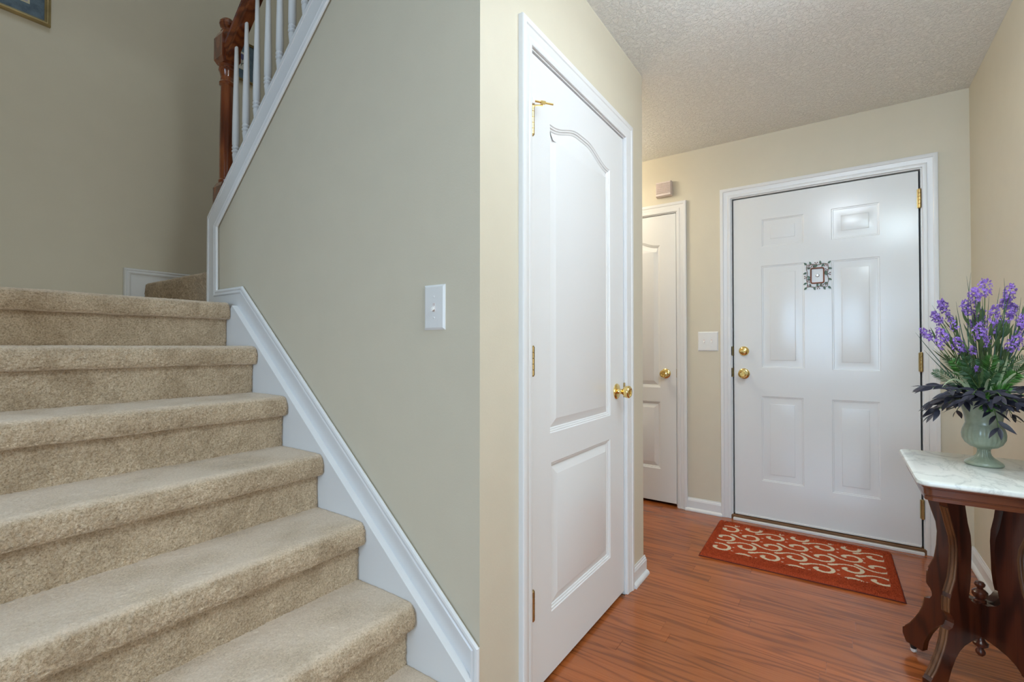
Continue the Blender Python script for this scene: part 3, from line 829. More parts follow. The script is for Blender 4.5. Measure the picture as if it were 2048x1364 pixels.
# handrail: runs parallel to the cap
rail_bot = lambda x: 2.452 + (x + 2.262) * .828
RP = [(-.019, -.028), (.019, -.028), (.022, -.020), (.020, -.008), (.029, .004), (.030, .016), (.022, .027), (.008, .031), (-.008, .031), (-.022, .027), (-.030, .016), (-.029, .004), (-.020, -.008), (-.022, -.020)]
m = MB(); n = len(RP); vs = []
for x in (-2.345, -0.85):
    for a, b_ in RP: vs.append((x, KY + a * 1.15, rail_bot(x) + .040 + b_ * 1.40))
m.add(vs, [(j, (j + 1) % n, (j + 1) % n + n, j + n) for j in range(n)] + [tuple(range(n)), tuple(range(n, 2 * n))[::-1]])
o = m.build('handrail', M['cherry_rail'], rl, 30); in_rl(o)
# balusters
bx = [-2.252 + 0.0915 * i for i in range(15)]
for x in bx:
    z0, z1 = cap_z(x) - .012, rail_bot(x) + .012
    hgt = z1 - z0
    m = MB()
    square_post(m, [(.016, 0), (.016, .130)])
    m.lathe([(r_, z_ + (.045 if z_ < .35 and i_ < 16 else 0)) for i_, (r_, z_) in enumerate([(.0155, .085), (.0165, .092), (.012, .098), (.0105, .104), (.0125, .125), (.0150, .148), (.0125, .155), (.0165, .160), (.0165, .165), (.0125, .170), (.0160, .175), (.0160, .181), (.0130, .185), (.0152, .192), (.0155, .215), (.0148, .30), (.0098, hgt - .12), (.0080, hgt - .02), (.0076, hgt)])], 18)
    o = m.build('baluster', M['white'], rl, 40); o.location = (x, KY, z0); in_rl(o)

# ------------------------------------------------------------------ pictures on the stairwell wall
def picture(label, y0, y1, z0, z1, fw, mw, fil, art, motif):
    yc, hh = (y0 + y1) / 2, z1 - z0
    root = empty('framed_picture', (LX, yc, z0), label=label, cat='picture')
    hw = (y1 - y0) / 2
    FR = [(0, 0.001), (0, .016), (.004, .021), (fw * .35, .023), (fw * .45, .019), (fw * .6, .019), (fw * .75, .015), (fw, .011), (fw, .001)]
    m = MB().sweep(FR, [(0, -hw, 0), (0, hw, 0), (0, hw, hh), (0, -hw, hh)], (1, 0, 0), 1, closed=True)
    m.build('frame', M['gold'], root, 25)
    a = fw - .002
    MB().box(.002, .008, -hw + a, hw - a, a, hh - a).build('mat_board', M['blue_mat'], root)
    a = fw + mw
    MB().box(.002, .0086, -hw + a, hw - a, a, hh - a).build('fillet', M['cream'], root)
    a = fw + mw + fil
    pr = MB().box(.002, .0090, -hw + a, hw - a, a, hh - a).build('print', art, root)
    ox, oz = motif
    f = MB()
    for i in range(26):
        an, rr = i * 2.4, .0028 * math.sqrt(i)
        c = (.0096, ox + rr * math.cos(an), oz + rr * math.sin(an) * 1.3)
        f.lathe([(.0045, 0), (.0035, .0006), (.0001, .0008)], 6, Matrix.Translation(c) @ Matrix.Rotation(PI / 2, 4, 'Y'))
    f.build('printed_flower', M['ink_blue'], pr)
    f = MB().tube([(.0094, ox, oz), (.0094, ox + .002, oz - .03), (.0094, ox - .004, oz - .06)], .0014, 5)
    for s_ in (-1, 1):
        f.tube([(.0094, ox - .002, oz - .05), (.0094, ox + s_ * .012, oz - .035), (.0094, ox + s_ * .022, oz - .042)], [.001, .003, .0005], 5)
    f.build('printed_stem', M['ink_green'], pr)
    return root
picture('large gilt framed floral print with slate blue mat on the stairwell wall', .045, .594, 2.640, 3.330, .022, .050, .007, M['art_lilac'], (.03, .36))
picture('small gilt framed flower print seen behind the white balusters', 1.362, 1.580, 2.800, 3.052, .012, .058, .004, M['art_cream'], (.010, .150))

# ------------------------------------------------------------------ switches and chime
def switch(name, label, loc, rz, w_, h_, xs, up=False):
    root = empty(name, loc, rz, label=label, cat='light switch')
    m = MB(); c = .006
    vs = [(-w_ / 2, 0, -h_ / 2), (w_ / 2, 0, -h_ / 2), (w_ / 2, 0, h_ / 2), (-w_ / 2, 0, h_ / 2)]
    vs += [(x, -.0022, z) for x, _, z in vs] + [(x * (1 - 2 * c / w_), -.006, z * (1 - 2 * c / h_)) for x, _, z in vs]
    m.add(vs, [(i, (i + 1) % 4, (i + 1) % 4 + 4, i + 4) for i in range(4)] + [(i + 4, (i + 1) % 4 + 4, (i + 1) % 4 + 8, i + 8) for i in range(4)] + [(8, 9, 10, 11), (3, 2, 1, 0)])
    m.build('plate', M['plastic'], root)
    for x in xs:
        MB().bbox(x - .0052, x + .0052, -.0066, -.004, -.0125, .0125, .0006).build('toggle_slot', M['chime'], root)
        s_ = 1 if up else -1
        t = MB(); a, b_ = .0040, .0034
        t.add([(x - a, -.005, -.0055), (x + a, -.005, -.0055), (x + a, -.005, .0055), (x - a, -.005, .0055),
               (x - b_, -.018, -.0035 + s_ * .008), (x + b_, -.018, -.0035 + s_ * .008), (x + b_, -.0165, .0035 + s_ * .008), (x - b_, -.0165, .0035 + s_ * .008)],
              [(0, 3, 2, 1), (4, 5, 6, 7), (0, 1, 5, 4), (1, 2, 6, 5), (2, 3, 7, 6), (3, 0, 4, 7)])
        t.build('toggle', M['plastic'], root)
        for z in (-.030, .030):
            MB().lathe([(.0034, 0), (.0034, .0008), (.002, .0014), (.0001, .0015)], 12, Matrix.Translation((x, -.006, z)) @ TO_DOOR).build('screw', M['plastic'], root, 40)
    return root
switch('light_switch', 'single white toggle light switch on the stair wall', (-0.953, SY, 1.213), 0, .080, .129, [0.0])
switch('double_light_switch', 'double white toggle light switch beside the front door', (-0.717, FY, 1.136), 0, .126, .128, [-.0235, .0235])

ch = empty('door_chime', (-0.998, FY, 2.146), label='small pinkish white louvred door chime box above the side door', cat='door chime')
m = MB()
hw = .053
rings = [(hw, .0, .0), (hw, -.030, .0), (hw - .004, -.040, .004)]
vs = []
for h_, y_, ins in rings: vs += [(-h_, y_, ins), (h_, y_, ins), (h_, y_, .100 - ins), (-h_, y_, .100 - ins)]
m.add(vs, [(i * 4 + k, i * 4 + (k + 1) % 4, (i + 1) * 4 + (k + 1) % 4, (i + 1) * 4 + k) for i in range(2) for k in range(4)] + [(8, 9, 10, 11), (3, 2, 1, 0)])
m.build('case', M['chime'], ch)
for i in range(11):
    z = .018 + i * .0067
    MB().add([(-.047, -.0395, z), (.047, -.0395, z), (.047, -.0455, z + .0008), (-.047, -.0455, z + .0008), (-.047, -.0395, z + .0052), (.047, -.0395, z + .0052), (.047, -.0440, z + .0030), (-.047, -.0440, z + .0030)],
             [(0, 1, 2, 3), (4, 7, 6, 5), (3, 2, 6, 7), (0, 3, 7, 4), (1, 5, 6, 2)]).build('louvre', M['chime'], ch)

# ------------------------------------------------------------------ leafy frame round the peephole
pf = empty('peephole_frame', (-.105, FY + .0035, 1.521), label='small vine and leaf metal frame around the front door peephole', cat='door ornament')
m = MB()
RF = []
for cx_, cz_, a0 in ((.024, .036, 0), (-.024, .036, 90), (-.024, -.036, 180), (.024, -.036, 270)):
    for a in (0, 30, 60, 90): RF.append((cx_ + .008 * math.cos(math.radians(a0 + a)), cz_ + .008 * math.sin(math.radians(a0 + a))))
m.sweep([(-.0035, 0), (-.0035, .005), (0, .0065), (.0035, .005), (.0035, 0)], [(x, -.002, z) for x, z in RF], (0, -1, 0), 1, closed=True)
m.build('inner_frame', M['rust'], pf, 40)
pts = []
HX, HZ = .052, .066
cor = [(-HX, -HZ), (HX, -HZ), (HX, HZ), (-HX, HZ)]
for i in range(4):
    a, b_ = Vector(cor[i]), Vector(cor[(i + 1) % 4])
    nrm = Vector((-(b_ - a).y, (b_ - a).x)).normalized()
    for k in range(8):
        t = k / 8; p = a.lerp(b_, t) + nrm * (.0032 * math.sin(t * PI * 4 + i))
        pts.append((p.x, -.004, p.y))
pts.append(pts[0])
MB().tube(pts, .0017, 6, False).build('vine', M['wire'], pf, 60)
def leaf_blade(m, base, direc, nrm, L, Wd, fold=.15, n=5):
    base, direc, nrm = Vector(base), Vector(direc).normalized(), Vector(nrm)
    nrm = (nrm - direc * nrm.dot(direc)).normalized(); s_ = direc.cross(nrm)
    vs = [base]; fs = []
    for i in range(1, n):
        t = i / n; w_ = Wd * .5 * math.sin(PI * t ** 0.8)
        c = base + direc * (L * t) - nrm * (L * .12 * t * t)
        vs += [c + s_ * w_ + nrm * w_ * fold, c, c - s_ * w_ + nrm * w_ * fold]
    vs.append(base + direc * L - nrm * (L * .12)); e = len(vs) - 1
    fs += [(0, 1, 2), (0, 2, 3)]
    for i in range(n - 2):
        o = 1 + i * 3; fs += [(o, o + 3, o + 4, o + 1), (o + 1, o + 4, o + 5, o + 2)]
    o = 1 + (n - 2) * 3; fs += [(o, e, o + 1), (o + 1, e, o + 2)]
    m.add(vs, fs)
lf = MB(); br = MB(); tw = MB()
r2 = random.Random(3)
for i in range(4):
    a, b_ = Vector(cor[i]), Vector(cor[(i + 1) % 4]); d = (b_ - a).normalized(); nr = Vector((d.y, -d.x))
    for k, (t, s_) in enumerate([(0.0, 1), (.17, -1), (.34, 1), (.50, -1), (.64, -1), (.80, 1)]):
        p = a.lerp(b_, t)
        dr = (nr * s_ + d * r2.uniform(-.5, .9)) if t else (nr - d)
        leaf_blade(lf, (p.x, -.005, p.y), (dr.x, -.1, dr.y), (0, -1, 0), .022, .012, .2, 4)
    for t, s_ in ((.10, -1), (.55, 1), (.73, -1)):
        p = a.lerp(b_, t)
        for q in (-.5, .5):
            dr = (nr * s_ + d * q).normalized() * .013
            tw.tube([(p.x, -.004, p.y), (p.x + dr.x, -.005, p.y + dr.y)], .0011, 5)
            br.lathe([(.0001, -.0028), (.002, -.002), (.0028, 0), (.002, .002), (.0001, .0028)], 8, Matrix.Translation((p.x + dr.x, -.005, p.y + dr.y)))
for mb_, nm, mt in ((lf, 'foliage', 'orn_leaf'), (tw, 'twig', 'rust'), (br, 'berry_cluster', 'berry')): tag(mb_.build(nm, M[mt], pf, 60), kind='stuff')

# ------------------------------------------------------------------ rug
def build_rug():
    Wd, D, res = 0.842, 0.570, 0.0022
    nx, ny = int(Wd / res), int(D / res)
    X, Y = np.meshgrid(np.linspace(-Wd / 2, Wd / 2, nx), np.linspace(-D / 2, D / 2, ny), indexing='ij')
    A = np.array([(-.090, .002), (-.072, .012), (-.050, .030), (-.020, .042), (.012, .040), (.035, .022), (.041, -.004), (.030, -.028), (.006, -.038), (-.018, -.031), (-.032, -.014), (-.026, -.002)])
    Wr = np.array([.0105, .0085, .0060, .0062, .0072, .0082, .0090, .0090, .0086, .0092, .0108, .0090])
    cur = np.array([tuple(p.xy) for p in spline([(x, y_, 0) for x, y_ in A], 60)])
    wr = np.interp(np.linspace(0, len(Wr) - 1, 60), np.arange(len(Wr)), Wr)
    mask = np.zeros_like(X)
    def stamp(cx_, cy_, sgn):
        dx, dy = X - cx_, (Y - cy_) * sgn
        sel = (np.abs(dx) < .11) & (np.abs(dy) < .07)
        a, b_ = dx[sel], dy[sel]; best = np.full(a.shape, 9.0)
        for (px, py), r_ in zip(cur, wr): best = np.minimum(best, np.hypot(a - px, b_ - py) - r_)
        best = np.minimum(best, np.hypot((a + .056) * .7, b_ + .050) - .0045)
        mask[sel] = np.maximum(mask[sel], np.clip(.5 - best / .0012, 0, 1))
    even, odd = (-.341, -.109, .124, .352), (-.226, .007, .242)
    for x in even: stamp(x, .168, 1); stamp(x, .013, -1); stamp(x, -.128, 1)
    for x in odd: stamp(x, .232, 1); stamp(x, .085, -1); stamp(x, -.056, 1); stamp(x, -.205, -1)
    inner = (np.abs(X) < .381) & (Y < .232) & (Y > -.196)
    mask *= inner
    edge = np.minimum(Wd / 2 - np.abs(X), D / 2 - np.abs(Y))
    h = np.where(inner, .0105, .0150) + rng.uniform(-1, 1, X.shape) * np.where(inner, .0014, .0055) - mask * .0010
    h *= np.clip(edge / .010, 0.0, 1) ** .5
    h = np.maximum(h, .001)
    X2 = X + rng.uniform(-1, 1, X.shape) * np.where(inner, .0004, .0016); Y2 = Y + rng.uniform(-1, 1, X.shape) * np.where(inner, .0004, .0016)
    co = np.stack([X2, Y2, h], -1).reshape(-1, 3).astype(np.float32)
    idx = np.arange(nx * ny).reshape(nx, ny)
    q = np.stack([idx[:-1, :-1], idx[1:, :-1], idx[1:, 1:], idx[:-1, 1:]], -1).reshape(-1, 4)
    me = bpy.data.meshes.new('pile')
    me.vertices.add(len(co)); me.vertices.foreach_set('co', co.ravel())
    me.loops.add(q.size); me.loops.foreach_set('vertex_index', q.ravel().astype(np.int32))
    me.polygons.add(len(q)); me.polygons.foreach_set('loop_start', np.arange(0, q.size, 4, dtype=np.int32))
    me.polygons.foreach_set('loop_total', np.full(len(q), 4, np.int32))
    me.update(calc_edges=True); me.shade_smooth(); me.materials.append(M['rug'])
    at = me.attributes.new('scroll', 'FLOAT', 'POINT'); at.data.foreach_set('value', mask.ravel().astype(np.float32))
    root = empty('entry_rug', (-.200, 2.915, 0.0), math.radians(1.0), label='rust red rug with cream scroll pattern before the front door', cat='rug')
    link('pile', me, root, (0, 0, .001))
    MB().bbox(-Wd / 2 - .003, Wd / 2 + .003, -D / 2 - .003, D / 2 + .003, 0, .0045, .0015).build('backing', M['rug_edge'], root)
build_rug()

# ------------------------------------------------------------------ side table
TC = Vector((.364, 2.107, 0))
tb = empty('side_table', TC, label='antique dark wood side table with white marble top on casters', cat='table')
def round_rect(x0, x1, y0, y1, r, n=6):
    out = []
    for cx_, cy_, a0 in ((x1 - r, y1 - r, 0), (x0 + r, y1 - r, 90), (x0 + r, y0 + r, 180), (x1 - r, y0 + r, 270)):
        for i in range(n + 1):
            a = math.radians(a0 + 90 * i / n); out.append((cx_ + r * math.cos(a), cy_ + r * math.sin(a)))
    return out
X0, X1, Y0, Y1 = .189 - TC.x, .540 - TC.x, 1.865 - TC.y, 2.412 - TC.y
def slab(levels):
    """levels: (inset, z); rounded rectangle rings"""
    m = MB(); rings = [[(x, y_, z) for x, y_ in round_rect(X0 + i, X1 - i, Y0 + i, Y1 - i, max(.030 - i * .5, .012))] for i, z in levels]
    n = len(rings[0]); vs = [p for r in rings for p in r]
    fs = [(k * n + i, k * n + (i + 1) % n, (k + 1) * n + (i + 1) % n, (k + 1) * n + i) for k in range(len(rings) - 1) for i in range(n)]
    m.add(vs, fs + [tuple(range(n))[::-1], tuple((len(rings) - 1) * n + i for i in range(n))]); return m
slab([(.004, .6835), (.0005, .687), (0, .692), (.0015, .6975), (.006, .700)]).build('marble_top', M['marble'], tb, 35)
slab([(.022, .638), (.020, .6385), (.019, .649), (.0215, .6505), (.0215, .653), (.018, .655), (.017, .674), (.013, .676), (.012, .6835)]).build('apron', M['walnut_h'], tb, 35)
# legs: profile (r, z) in a vertical plane through the centre
outer = [(.168, .655), (.150, .600), (.140, .572), (.128, .535), (.115, .500), (.111, .467), (.114, .420), (.122, .372), (.141, .330), (.147, .300), (.147, .272), (.137, .262), (.131, .250), (.131, .238), (.138, .226), (.153, .221), (.159, .190), (.171, .158), (.185, .132), (.203, .102), (.229, .076), (.229, .056), (.217, .030)]
inner_ = [(.163, .028), (.158, .060), (.144, .096), (.125, .130), (.105, .152), (.085, .164), (.060, .172), (.030, .178), (.006, .180), (.006, .286), (.032, .286), (.054, .298), (.068, .312), (.062, .335), (.057, .370), (.053, .470), (.056, .505), (.068, .545), (.078, .600), (.084, .655)]
leg_poly = outer + inner_
legm = MB().prism(leg_poly, -.012, .012, 'y').mesh('leg', M['walnut'], 25)
def ribbon(path, prof):
    """fluted strip following the outer edge of a leg (path in r,z), proud of it"""
    P = [Vector((p[0], 0, p[1])) for p in path]; n = len(P); k = len(prof); vs = []
    for i, p in enumerate(P):
        t = (P[min(i + 1, n - 1)] - P[max(i - 1, 0)]).normalized(); nr = Vector((-t.z, 0, t.x))
        if nr.x < 0: nr = -nr
        for a, b_ in prof: vs.append(p + nr * b_ + Vector((0, a, 0)))
    fs = [(i * k + j, i * k + (j + 1) % k, (i + 1) * k + (j + 1) % k, (i + 1) * k + j) for i in range(n - 1) for j in range(k)]
    m = MB().add(vs, fs + [tuple(range(k)), tuple((n - 1) * k + j for j in range(k))[::-1]]); return m
FP = [(-.0115, -.004), (-.0115, .003), (-.008, .0045), (-.0055, .0015), (-.0035, .0042), (-.0012, .0048), (.0012, .0048), (.0035, .0042), (.0055, .0015), (.008, .0045), (.0115, .003), (.0115, -.004)]
fl1 = ribbon(outer[1:9], FP).mesh('fluted_strip', M['flute'], 30)
fl2 = ribbon([(.1455, .318), (.147, .300), (.147, .274)], FP).mesh('fluted_strip', M['flute'], 30)
fl3 = ribbon(outer[15:20] + [(.219, .084)], FP).mesh('fluted_strip', M['flute'], 30)
cm = MB().lathe([(.0001, .036), (.012, .036), (.012, .026), (.0105, .018), (.0085, .012), (.0085, .0105), (.0001, .0105)], 14)
wm = MB().lathe([(.0001, -.0055), (.007, -.0055), (.0092, -.0035), (.0092, .0035), (.007, .0055), (.0001, .0055)], 18, Matrix.Translation((0, 0, .0092)) @ Matrix.Rotation(PI / 2, 4, 'X'))
cmm, wmm = cm.mesh('caster_socket', M['dark'], 40), wm.mesh('caster_wheel', M['plastic'], 40)
for sx, sy in ((-1, -1), (-1, 1), (1, 1), (1, -1)):
    an = math.atan2(.132 if sy > 0 else -.176, .154 * sx)
    lg = link('leg', legm, tb, (0, 0, 0), (0, 0, an))
    for f in (fl1, fl2, fl3): link('fluted_strip', f, lg)
    cs = link('caster', cmm, lg, (.200, 0, .004)); link('caster_wheel', wmm, lg, (.200, 0, 0.0))
m = MB().lathe([(.0001, .112), (.006, .113), (.0115, .120), (.0125, .127), (.009, .134), (.006, .138), (.012, .142), (.019, .148), (.0195, .156), (.013, .162), (.010, .170), (.0095, .280), (.015, .284), (.016, .290), (.010, .294), (.0165, .300), (.0195, .306), (.0195, .316), (.014, .322), (.007, .326), (.008, .330), (.0125, .335), (.0135, .341), (.010, .347), (.0001, .350)], 22)
m.build('finial', M['walnut'], tb, 35)

# ------------------------------------------------------------------ urn and arrangement
UC = Vector((.399, 2.229, .700))
urn = empty('urn_planter', UC, label='celadon green footed ceramic urn holding the flowers', cat='urn')
def gadroon(r, z, a):
    if .052 < z < .128:
        k = math.sin(PI * (z - .052) / .076)
        return r * (1 + .045 * k * (abs(math.sin(a * 12)) - .5))
    if .006 < z <= .052: return r * (1 + .03 * math.sin(a * 24) * min(1, (z - .006) / .02))
    return r
up = [(.0001, 0), (.042, 0), (.0455, .003), (.0455, .007), (.043, .011), (.034, .017), (.024, .024), (.0175, .032), (.0150, .041), (.0150, .050), (.019, .0535), (.032, .058), (.043, .068), (.0495, .082), (.0508, .096), (.0490, .110), (.0455, .122), (.0440, .126), (.0425, .130), (.0440, .145), (.0480, .165), (.0535, .185), (.0580, .200), (.0605, .206), (.0605, .210), (.0575, .211), (.0540, .203), (.0500, .190), (.0001, .186)]
m = MB().lathe(up, 96, None, gadroon); m.v = [(x * 1.08, y_ * 1.08, z * 1.08) for x, y_, z in m.v]; m.build('urn_body', M['urn'], urn, 50)

vn = Vector((UC.x, UC.y, 0)).normalized()           # away from camera
vr = Vector((vn.y, -vn.x, 0))                        # right
MOUTH = UC + Vector((0, 0, .212))
def at_px(x, y_, off): return on_v(x, y_, UC + vn * off, vn)
r3 = random.Random(21)

def bez(a, b_, lift, n):
    a, b_ = Vector(a), Vector(b_); c = a.lerp(b_, .5) + Vector(lift)
    return [a * (1 - t) ** 2 + c * 2 * t * (1 - t) + b_ * t * t for t in [i / (n - 1) for i in range(n)]]
def floret(m, c, ax, s_):
    ax = Vector(ax).normalized(); u = ax.cross(Vector((.3, .5, .8))).normalized(); v_ = ax.cross(u)
    k0 = r3.random() * 6
    vs = [c - ax * s_ * .45]; fs = []
    for i in range(5):
        a = k0 + i * 2 * PI / 5
        d1 = u * math.cos(a) + v_ * math.sin(a); a2 = a + PI / 5; d2 = u * math.cos(a2) + v_ * math.sin(a2)
        vs += [c + d1 * s_ + ax * s_ * .35, c + d2 * s_ * .58 + ax * s_ * .06]
    vs.append(c + ax * s_ * .08); e = 11
    for i in range(5):
        p, q, pr_ = 1 + 2 * i, 2 + 2 * i, 1 + (2 * i - 1) % 10
        fs += [(e, p, q), (e, pr_, p), (0, q, p), (0, p, pr_)]
    m.add(vs, fs)
LAV = 'full purple lavender sprig with grey green stem standing in the urn'
LAV2 = 'small sparse purple lavender sprig low among the urn leaves'
def lavender(px, py, off, size, small=False, name=None):
    tip = at_px(px, py, off)
    base = MOUTH + vr * max(-.03, min(.03, (tip - MOUTH).dot(vr) * .22)) + vn * max(-.03, min(.03, off * .3)) - Vector((0, 0, .0))
    root = empty('lavender_sprig', base, label=name or (LAV2 if small else LAV), cat='flower', group='small lavender sprigs in the urn' if small else 'lavender sprigs in the urn')
    d = tip - base; side = Vector((-(d.x) * .12, -(d.y) * .12, abs(d.z) * .05 + .01))
    path = bez((0, 0, -.004), d, side, 10)
    MB().tube(path, [.0018 - .0006 * i / 9 for i in range(10)], 6).build('stem', M['stem'], root, 60)
    ax = (path[-1] - path[-3]).normalized()
    L = size * .050; fm = MB()
    cnt = 20 if small else 66
    uu = ax.cross(Vector((.2, .9, .1))).normalized(); ww = ax.cross(uu)
    for i in range(cnt):
        t = i / (cnt - 1); a = i * 2.399 + r3.uniform(-.8, .8)
        rr = size * .0150 * math.sin(PI * (0.16 + .78 * t)) ** .7 * (.45 + .75 * r3.random())
        o = uu * math.cos(a) + ww * math.sin(a)
        c = d + ax * (L * (t - .55) + r3.uniform(-.004, .004)) + o * rr
        floret(fm, c, o + ax * r3.uniform(-.2, .9) + Vector((r3.uniform(-.4, .4), r3.uniform(-.4, .4), r3.uniform(-.4, .4))), .0050 * (.75 + .5 * r3.random()))
    fm.build('flower_head', M['lavender'], root, 20)
    for i in range(3 if small else 5):
        k = r3.randint(3, 7); p = path[k]; t = (path[k + 1] - path[k - 1]).normalized()
        o = (uu * math.cos(i * 2.1 + px) + ww * math.sin(i * 2.1 + px))
        lm = MB(); leaf_blade(lm, p, t + o * .5, o, .050 + .025 * r3.random(), .0105, .2, 6)
        lm.build('leaf', M['sprig_leaf'], root, 60)
    return root
heads = [(1970, 574, .02, 1.25), (1950, 588, -.02, 1.0), (1932, 614, .00, 1.0), (2021, 582, .02, 1.05), (1885, 611, .03, .9), (1873, 634, -.02, .95), (1852, 667, .00, .95),
         (1883, 668, -.04, 1.0), (1917, 689, -.06, 1.1), (1987, 628, -.05, 1.2), (1960, 661, -.07, 1.15), (2029, 686, -.06, 1.1), (2025, 620, .05, .9), (2012, 604, .04, .85), (2047, 638, .00, 1.0),
         (2066, 604, .02, 1.0), (2076, 655, .0, 1.0), (2088, 690, -.02, 1.0), (1962, 640, .07, .9), (2000, 655, .08, .9)]
uniq = {0: 'tallest purple lavender sprig with the largest round head in the urn', 6: 'purple lavender sprig leaning farthest towards the front door hinges', 4: 'purple lavender sprig with flat nodding head beside the door casing'}
for i, h in enumerate(heads): lavender(*h, name=uniq.get(i))
for h in [(1898, 632, .02, .7), (1953, 614, .04, .7), (1906, 649, .00, .75), (1941, 647, .03, .6), (1986, 654, -.02, .7), (1975, 681, -.06, .7), (2018, 634, .03, .7), (1879, 688, -.05, .65), (1957, 630, .03, .7), (2040, 665, .02, .7), (1945, 700, -.08, .5), (1954, 736, -.09, .4)]:
    lavender(*h, small=True)

# dark slate leaf sprays round the rim
leafmeshes = []
for L, Wd in ((.058, .0155), (.050, .0165), (.042, .0135)):
    lm = MB(); leaf_blade(lm, (0, 0, 0), (1, 0, 0), (0, 0, 1), L, Wd, .25, 6); leafmeshes.append(lm.mesh('leaf', M['dark_leaf'], 60))
def spray(az, reach, rise, droop, zoff=0.0, name=None):
    d = Vector((math.cos(az), math.sin(az), 0)); base = MOUTH + d * .035 + Vector((0, 0, zoff + .006))
    root = empty('dark_leaf_spray', base, label=name or 'dark slate purple leaf spray spilling over the urn rim', cat='foliage', group='dark leaf sprays round the urn rim')
    end = d * reach + Vector((0, 0, rise - droop)); mid = d * reach * .45 + Vector((0, 0, rise))
    path = [Vector((0, 0, 0)) * (1 - t) ** 2 + mid * 2 * t * (1 - t) + end * t * t for t in [i / 8 for i in range(9)]]
    MB().tube(path, .0013, 5).build('stem', M['stem'], root, 60)
    for i in range(9):
        k = min(8, 1 + i); p = path[k]; t = (path[min(k + 1, 8)] - path[k - 1]).normalized()
        sd = t.cross(Vector((0, 0, 1))).normalized() * (1 if i % 2 else -1)
        fwd_ = (t + sd * (.75 if i < 8 else 0) + Vector((0, 0, r3.uniform(-.25, .3)))).normalized()
        upv = Vector((0, 0, 1)) - vn * r3.uniform(.0, 1.3) + vr * r3.uniform(-.6, .6)
        upv = (upv - fwd_ * fwd_.dot(upv)).normalized(); sdv = upv.cross(fwd_)
        Mx = Matrix((fwd_, sdv, upv)).transposed().to_4x4(); Mx.translation = p
        o = link('leaf', leafmeshes[i % 3], root); o.matrix_local = Mx
nsp = 36
for i in range(nsp):
    az = 2 * PI * i / nsp + r3.uniform(-.08, .08)
    dirv = Vector((math.cos(az), math.sin(az), 0))
    toward = -dirv.dot(vn)
    front = toward > .55
    if i % 3 == 0: spray(az, .085 if front else .100, .030, .022 if front else .055)
    elif i % 3 == 1: spray(az, .095 if front else .115, .045, .030 if front else .020, .012)
    else: spray(az, .075 if front else .100, .020, .022 if front else .070)
aim = (-vn + vr * .35).normalized()
spray(math.atan2(aim.y, aim.x), .070, .012, .085, -.002, 'dark slate purple leaf spray drooping down the front of the urn body')

# ferns
def fern(px, py, off, mat, cat_label, broad=1.0):
    if (px, py) == (1978, 822): cat_label = 'bright green fern tip hanging over the rim of the urn'
    tip = at_px(px, py, off); base = MOUTH + (tip - MOUTH) * .12 + Vector((0, 0, .003))
    root = empty('fern_sprig', base, label=cat_label, cat='fern', group='fern sprigs in the urn ' + ('bright' if mat == 'fern' else 'dark'))
    d = tip - base; path = bez((0, 0, 0), d, (r3.uniform(-.02, .02), r3.uniform(-.02, .02), .025), 26)
    MB().tube(path, [.0012] * 25 + [.0005], 5).build('stem', M['stem'], root, 60)
    m = MB()
    for i in range(4, 26):
        t = (path[min(i + 1, 25)] - path[i - 1]).normalized()
        sd = t.cross(vn).normalized()
        for s_ in (-1, 1):
            L = broad * .026 * math.sin(PI * (.15 + .80 * (i - 4) / 22)) + .004
            leaf_blade(m, path[i], t * .8 + sd * s_ + vn * r3.uniform(-.9, .5), -vn + Vector((r3.uniform(-.6, .6), 0, r3.uniform(-.6, .6))), L, .0030 * broad, .1, 4)
    m.build('frond', M[mat], root, 60)
FB, FD = 'bright green fern sprig tucked among the dark leaves', 'deep green feathery fern sprig below the lavender'
for a in [(2020, 782, -.07), (1985, 712, -.07), (1972, 798, -.10), (1905, 722, -.05), (1978, 822, -.11), (2035, 748, -.05)]: fern(*a, 'fern', FB, 1.15)
for a in [(1868, 744, -.02), (1890, 715, .00), (1930, 715, -.08), (2010, 725, -.06), (2048, 715, -.04), (1960, 720, -.03), (2065, 735, 0), (1925, 740, -.09), (1995, 745, -.09), (1945, 735, -.04)]: fern(*a, 'fern_dark', FD, 1.1)

# grass blades
def blade(px, py, off, bend, wd, mat, name, label, group, start=.0):
    tip = at_px(px, py, off); base = MOUTH + vr * start + vn * (off * .3)
    root = empty(name, base, label=label, cat='grass blade', group=group)
    d = tip - base; path = bez((0, 0, 0), d, bend, 14); m = MB(); vs = []
    for i, p in enumerate(path):
        w_ = wd * (1 - (i / 13) ** 3) * .5 + .0002
        t = (path[min(i + 1, 13)] - path[max(i - 1, 0)]).normalized(); sd = t.cross(vn)
        sd = sd.normalized() if sd.length > 1e-3 else vr
        vs += [p + sd * w_, p + vn * w_ * .4, p - sd * w_, p - vn * .0003]
    m.add(vs, [(i * 4 + k, i * 4 + (k + 1) % 4, i * 4 + 4 + (k + 1) % 4, i * 4 + 4 + k) for i in range(13) for k in range(4)])
    m.build('blade', M[mat], root, 60)
GL, GG = 'thin dark green grass blade rising among the lavender', 'dark grass blades in the urn'
for a in [(1942, 545, .02, -.02), (1933, 552, .02, .0), (1912, 603, .0, -.01), (1864, 610, .03, .0), (2008, 556, .0, .02), (1965, 590, -.02, .0), (1978, 592, -.01, .0), (2042, 595, .02, .02), (2046, 610, .0, .02), (1995, 600, -.03, .01),
          (2000, 575, .03, .0), (1920, 640, .0, -.02), (1831, 665, .02, -.02), (1848, 700, -.01, -.02), (2036, 608, -.02, .02), (2060, 620, .0, .02)]:
    blade(a[0], a[1], a[2], vr * (a[3] * 1.2) + Vector((0, 0, .03)), .0028, 'grass', 'grass_blade', GL, GG, a[3])
PL, PG = 'pale green variegated blade arching over the dark leaves', 'pale variegated blades in the urn'
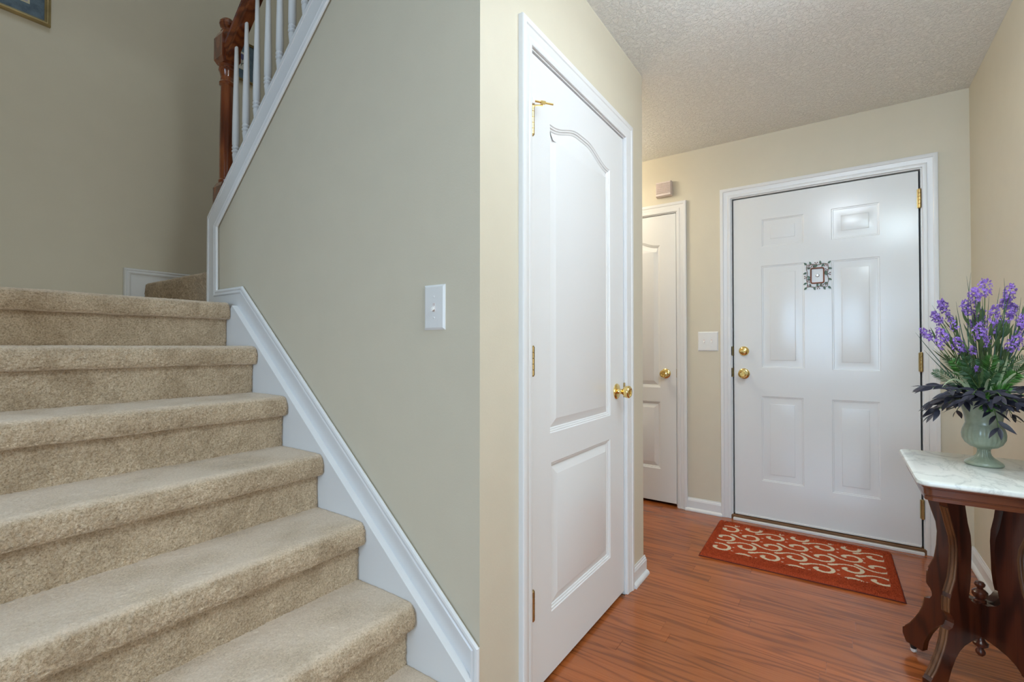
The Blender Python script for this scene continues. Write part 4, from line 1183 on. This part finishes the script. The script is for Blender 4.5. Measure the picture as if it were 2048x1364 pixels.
for a in [(1884, 775, -.10, Vector((0, 0, .10)), -.02), (2047, 742, -.06, Vector((0, 0, .05)), .02), (1997, 728, -.10, Vector((.02, 0, .10)), .01), (1982, 761, -.11, Vector((0, 0, .06)), .0), (1905, 745, -.08, Vector((0, 0, .06)), -.02), (2015, 711, -.08, Vector((.02, 0, .04)), .015), (2066, 760, -.03, Vector((0, 0, .08)), .02)]:
    blade(a[0], a[1], a[2], a[3], .0075, 'pale_blade', 'variegated_blade', PL, PG, a[4])
# moss tendrils
for i, (px, py) in enumerate([(1893, 818), (2040, 815), (2042, 845), (1902, 808), (2036, 822), (1885, 812)]):
    tip = at_px(px, py, -.04 + .01 * i); base = MOUTH + (tip - MOUTH) * .3
    base.z = MOUTH.z + .012
    root = tag(MB().tube([Vector((0, 0, 0)), (tip - base) * .4 + Vector((.006, 0, .012)), (tip - base) * .75 + Vector((-.006, .004, -.004)), tip - base], .0009, 5).build('moss_tendril', M['moss'], None, 60),
        'curly brown moss tendril hanging over the urn rim', 'moss', 'moss tendrils on the urn')
    root.location = base

# ------------------------------------------------------------------ lamps out of frame; the foyer one is added fill
def ceiling_lamp(label, x, y_, z, r, strength, col):
    root = empty('ceiling_lamp', (x, y_, z), label=label, cat='lamp')
    MB().lathe([(.0001, 0), (.062, 0), (.062, -.010), (.045, -.022), (.012, -.026), (.008, -.030), (.008, -.17), (.0001, -.17)], 28).build('canopy', M['old_brass'], root, 40)
    MB().lathe([(r, -.110), (r * 1.0, -.120), (r * .92, -.155), (r * .72, -.185), (r * .42, -.206), (r * .15, -.213), (.0001, -.214)], 32).build('glass_bowl', emit_mat('lit_glass_bowl', col, strength), root, 60)
    MB().lathe([(.0001, -.212), (.010, -.213), (.010, -.222), (.004, -.230), (.0001, -.231)], 14).build('finial', M['old_brass'], root, 40)
ceiling_lamp('semi flush brass ceiling lamp with lit glass bowl in the hall', .03, 1.45, H, .14, 38.0, (0.771, 0.885, 1.0))
ceiling_lamp('semi flush brass ceiling lamp with lit glass bowl in the side passage', -1.55, 2.80, H, .13, 38.4, (1.0, 0.913, 0.739))
ceiling_lamp('added fill lamp, semi flush brass with lit glass bowl over the foyer', .50, .60, H, .16, 51.2, (0.723, 0.903, 1.0))  # added to light the closet wall and door from above
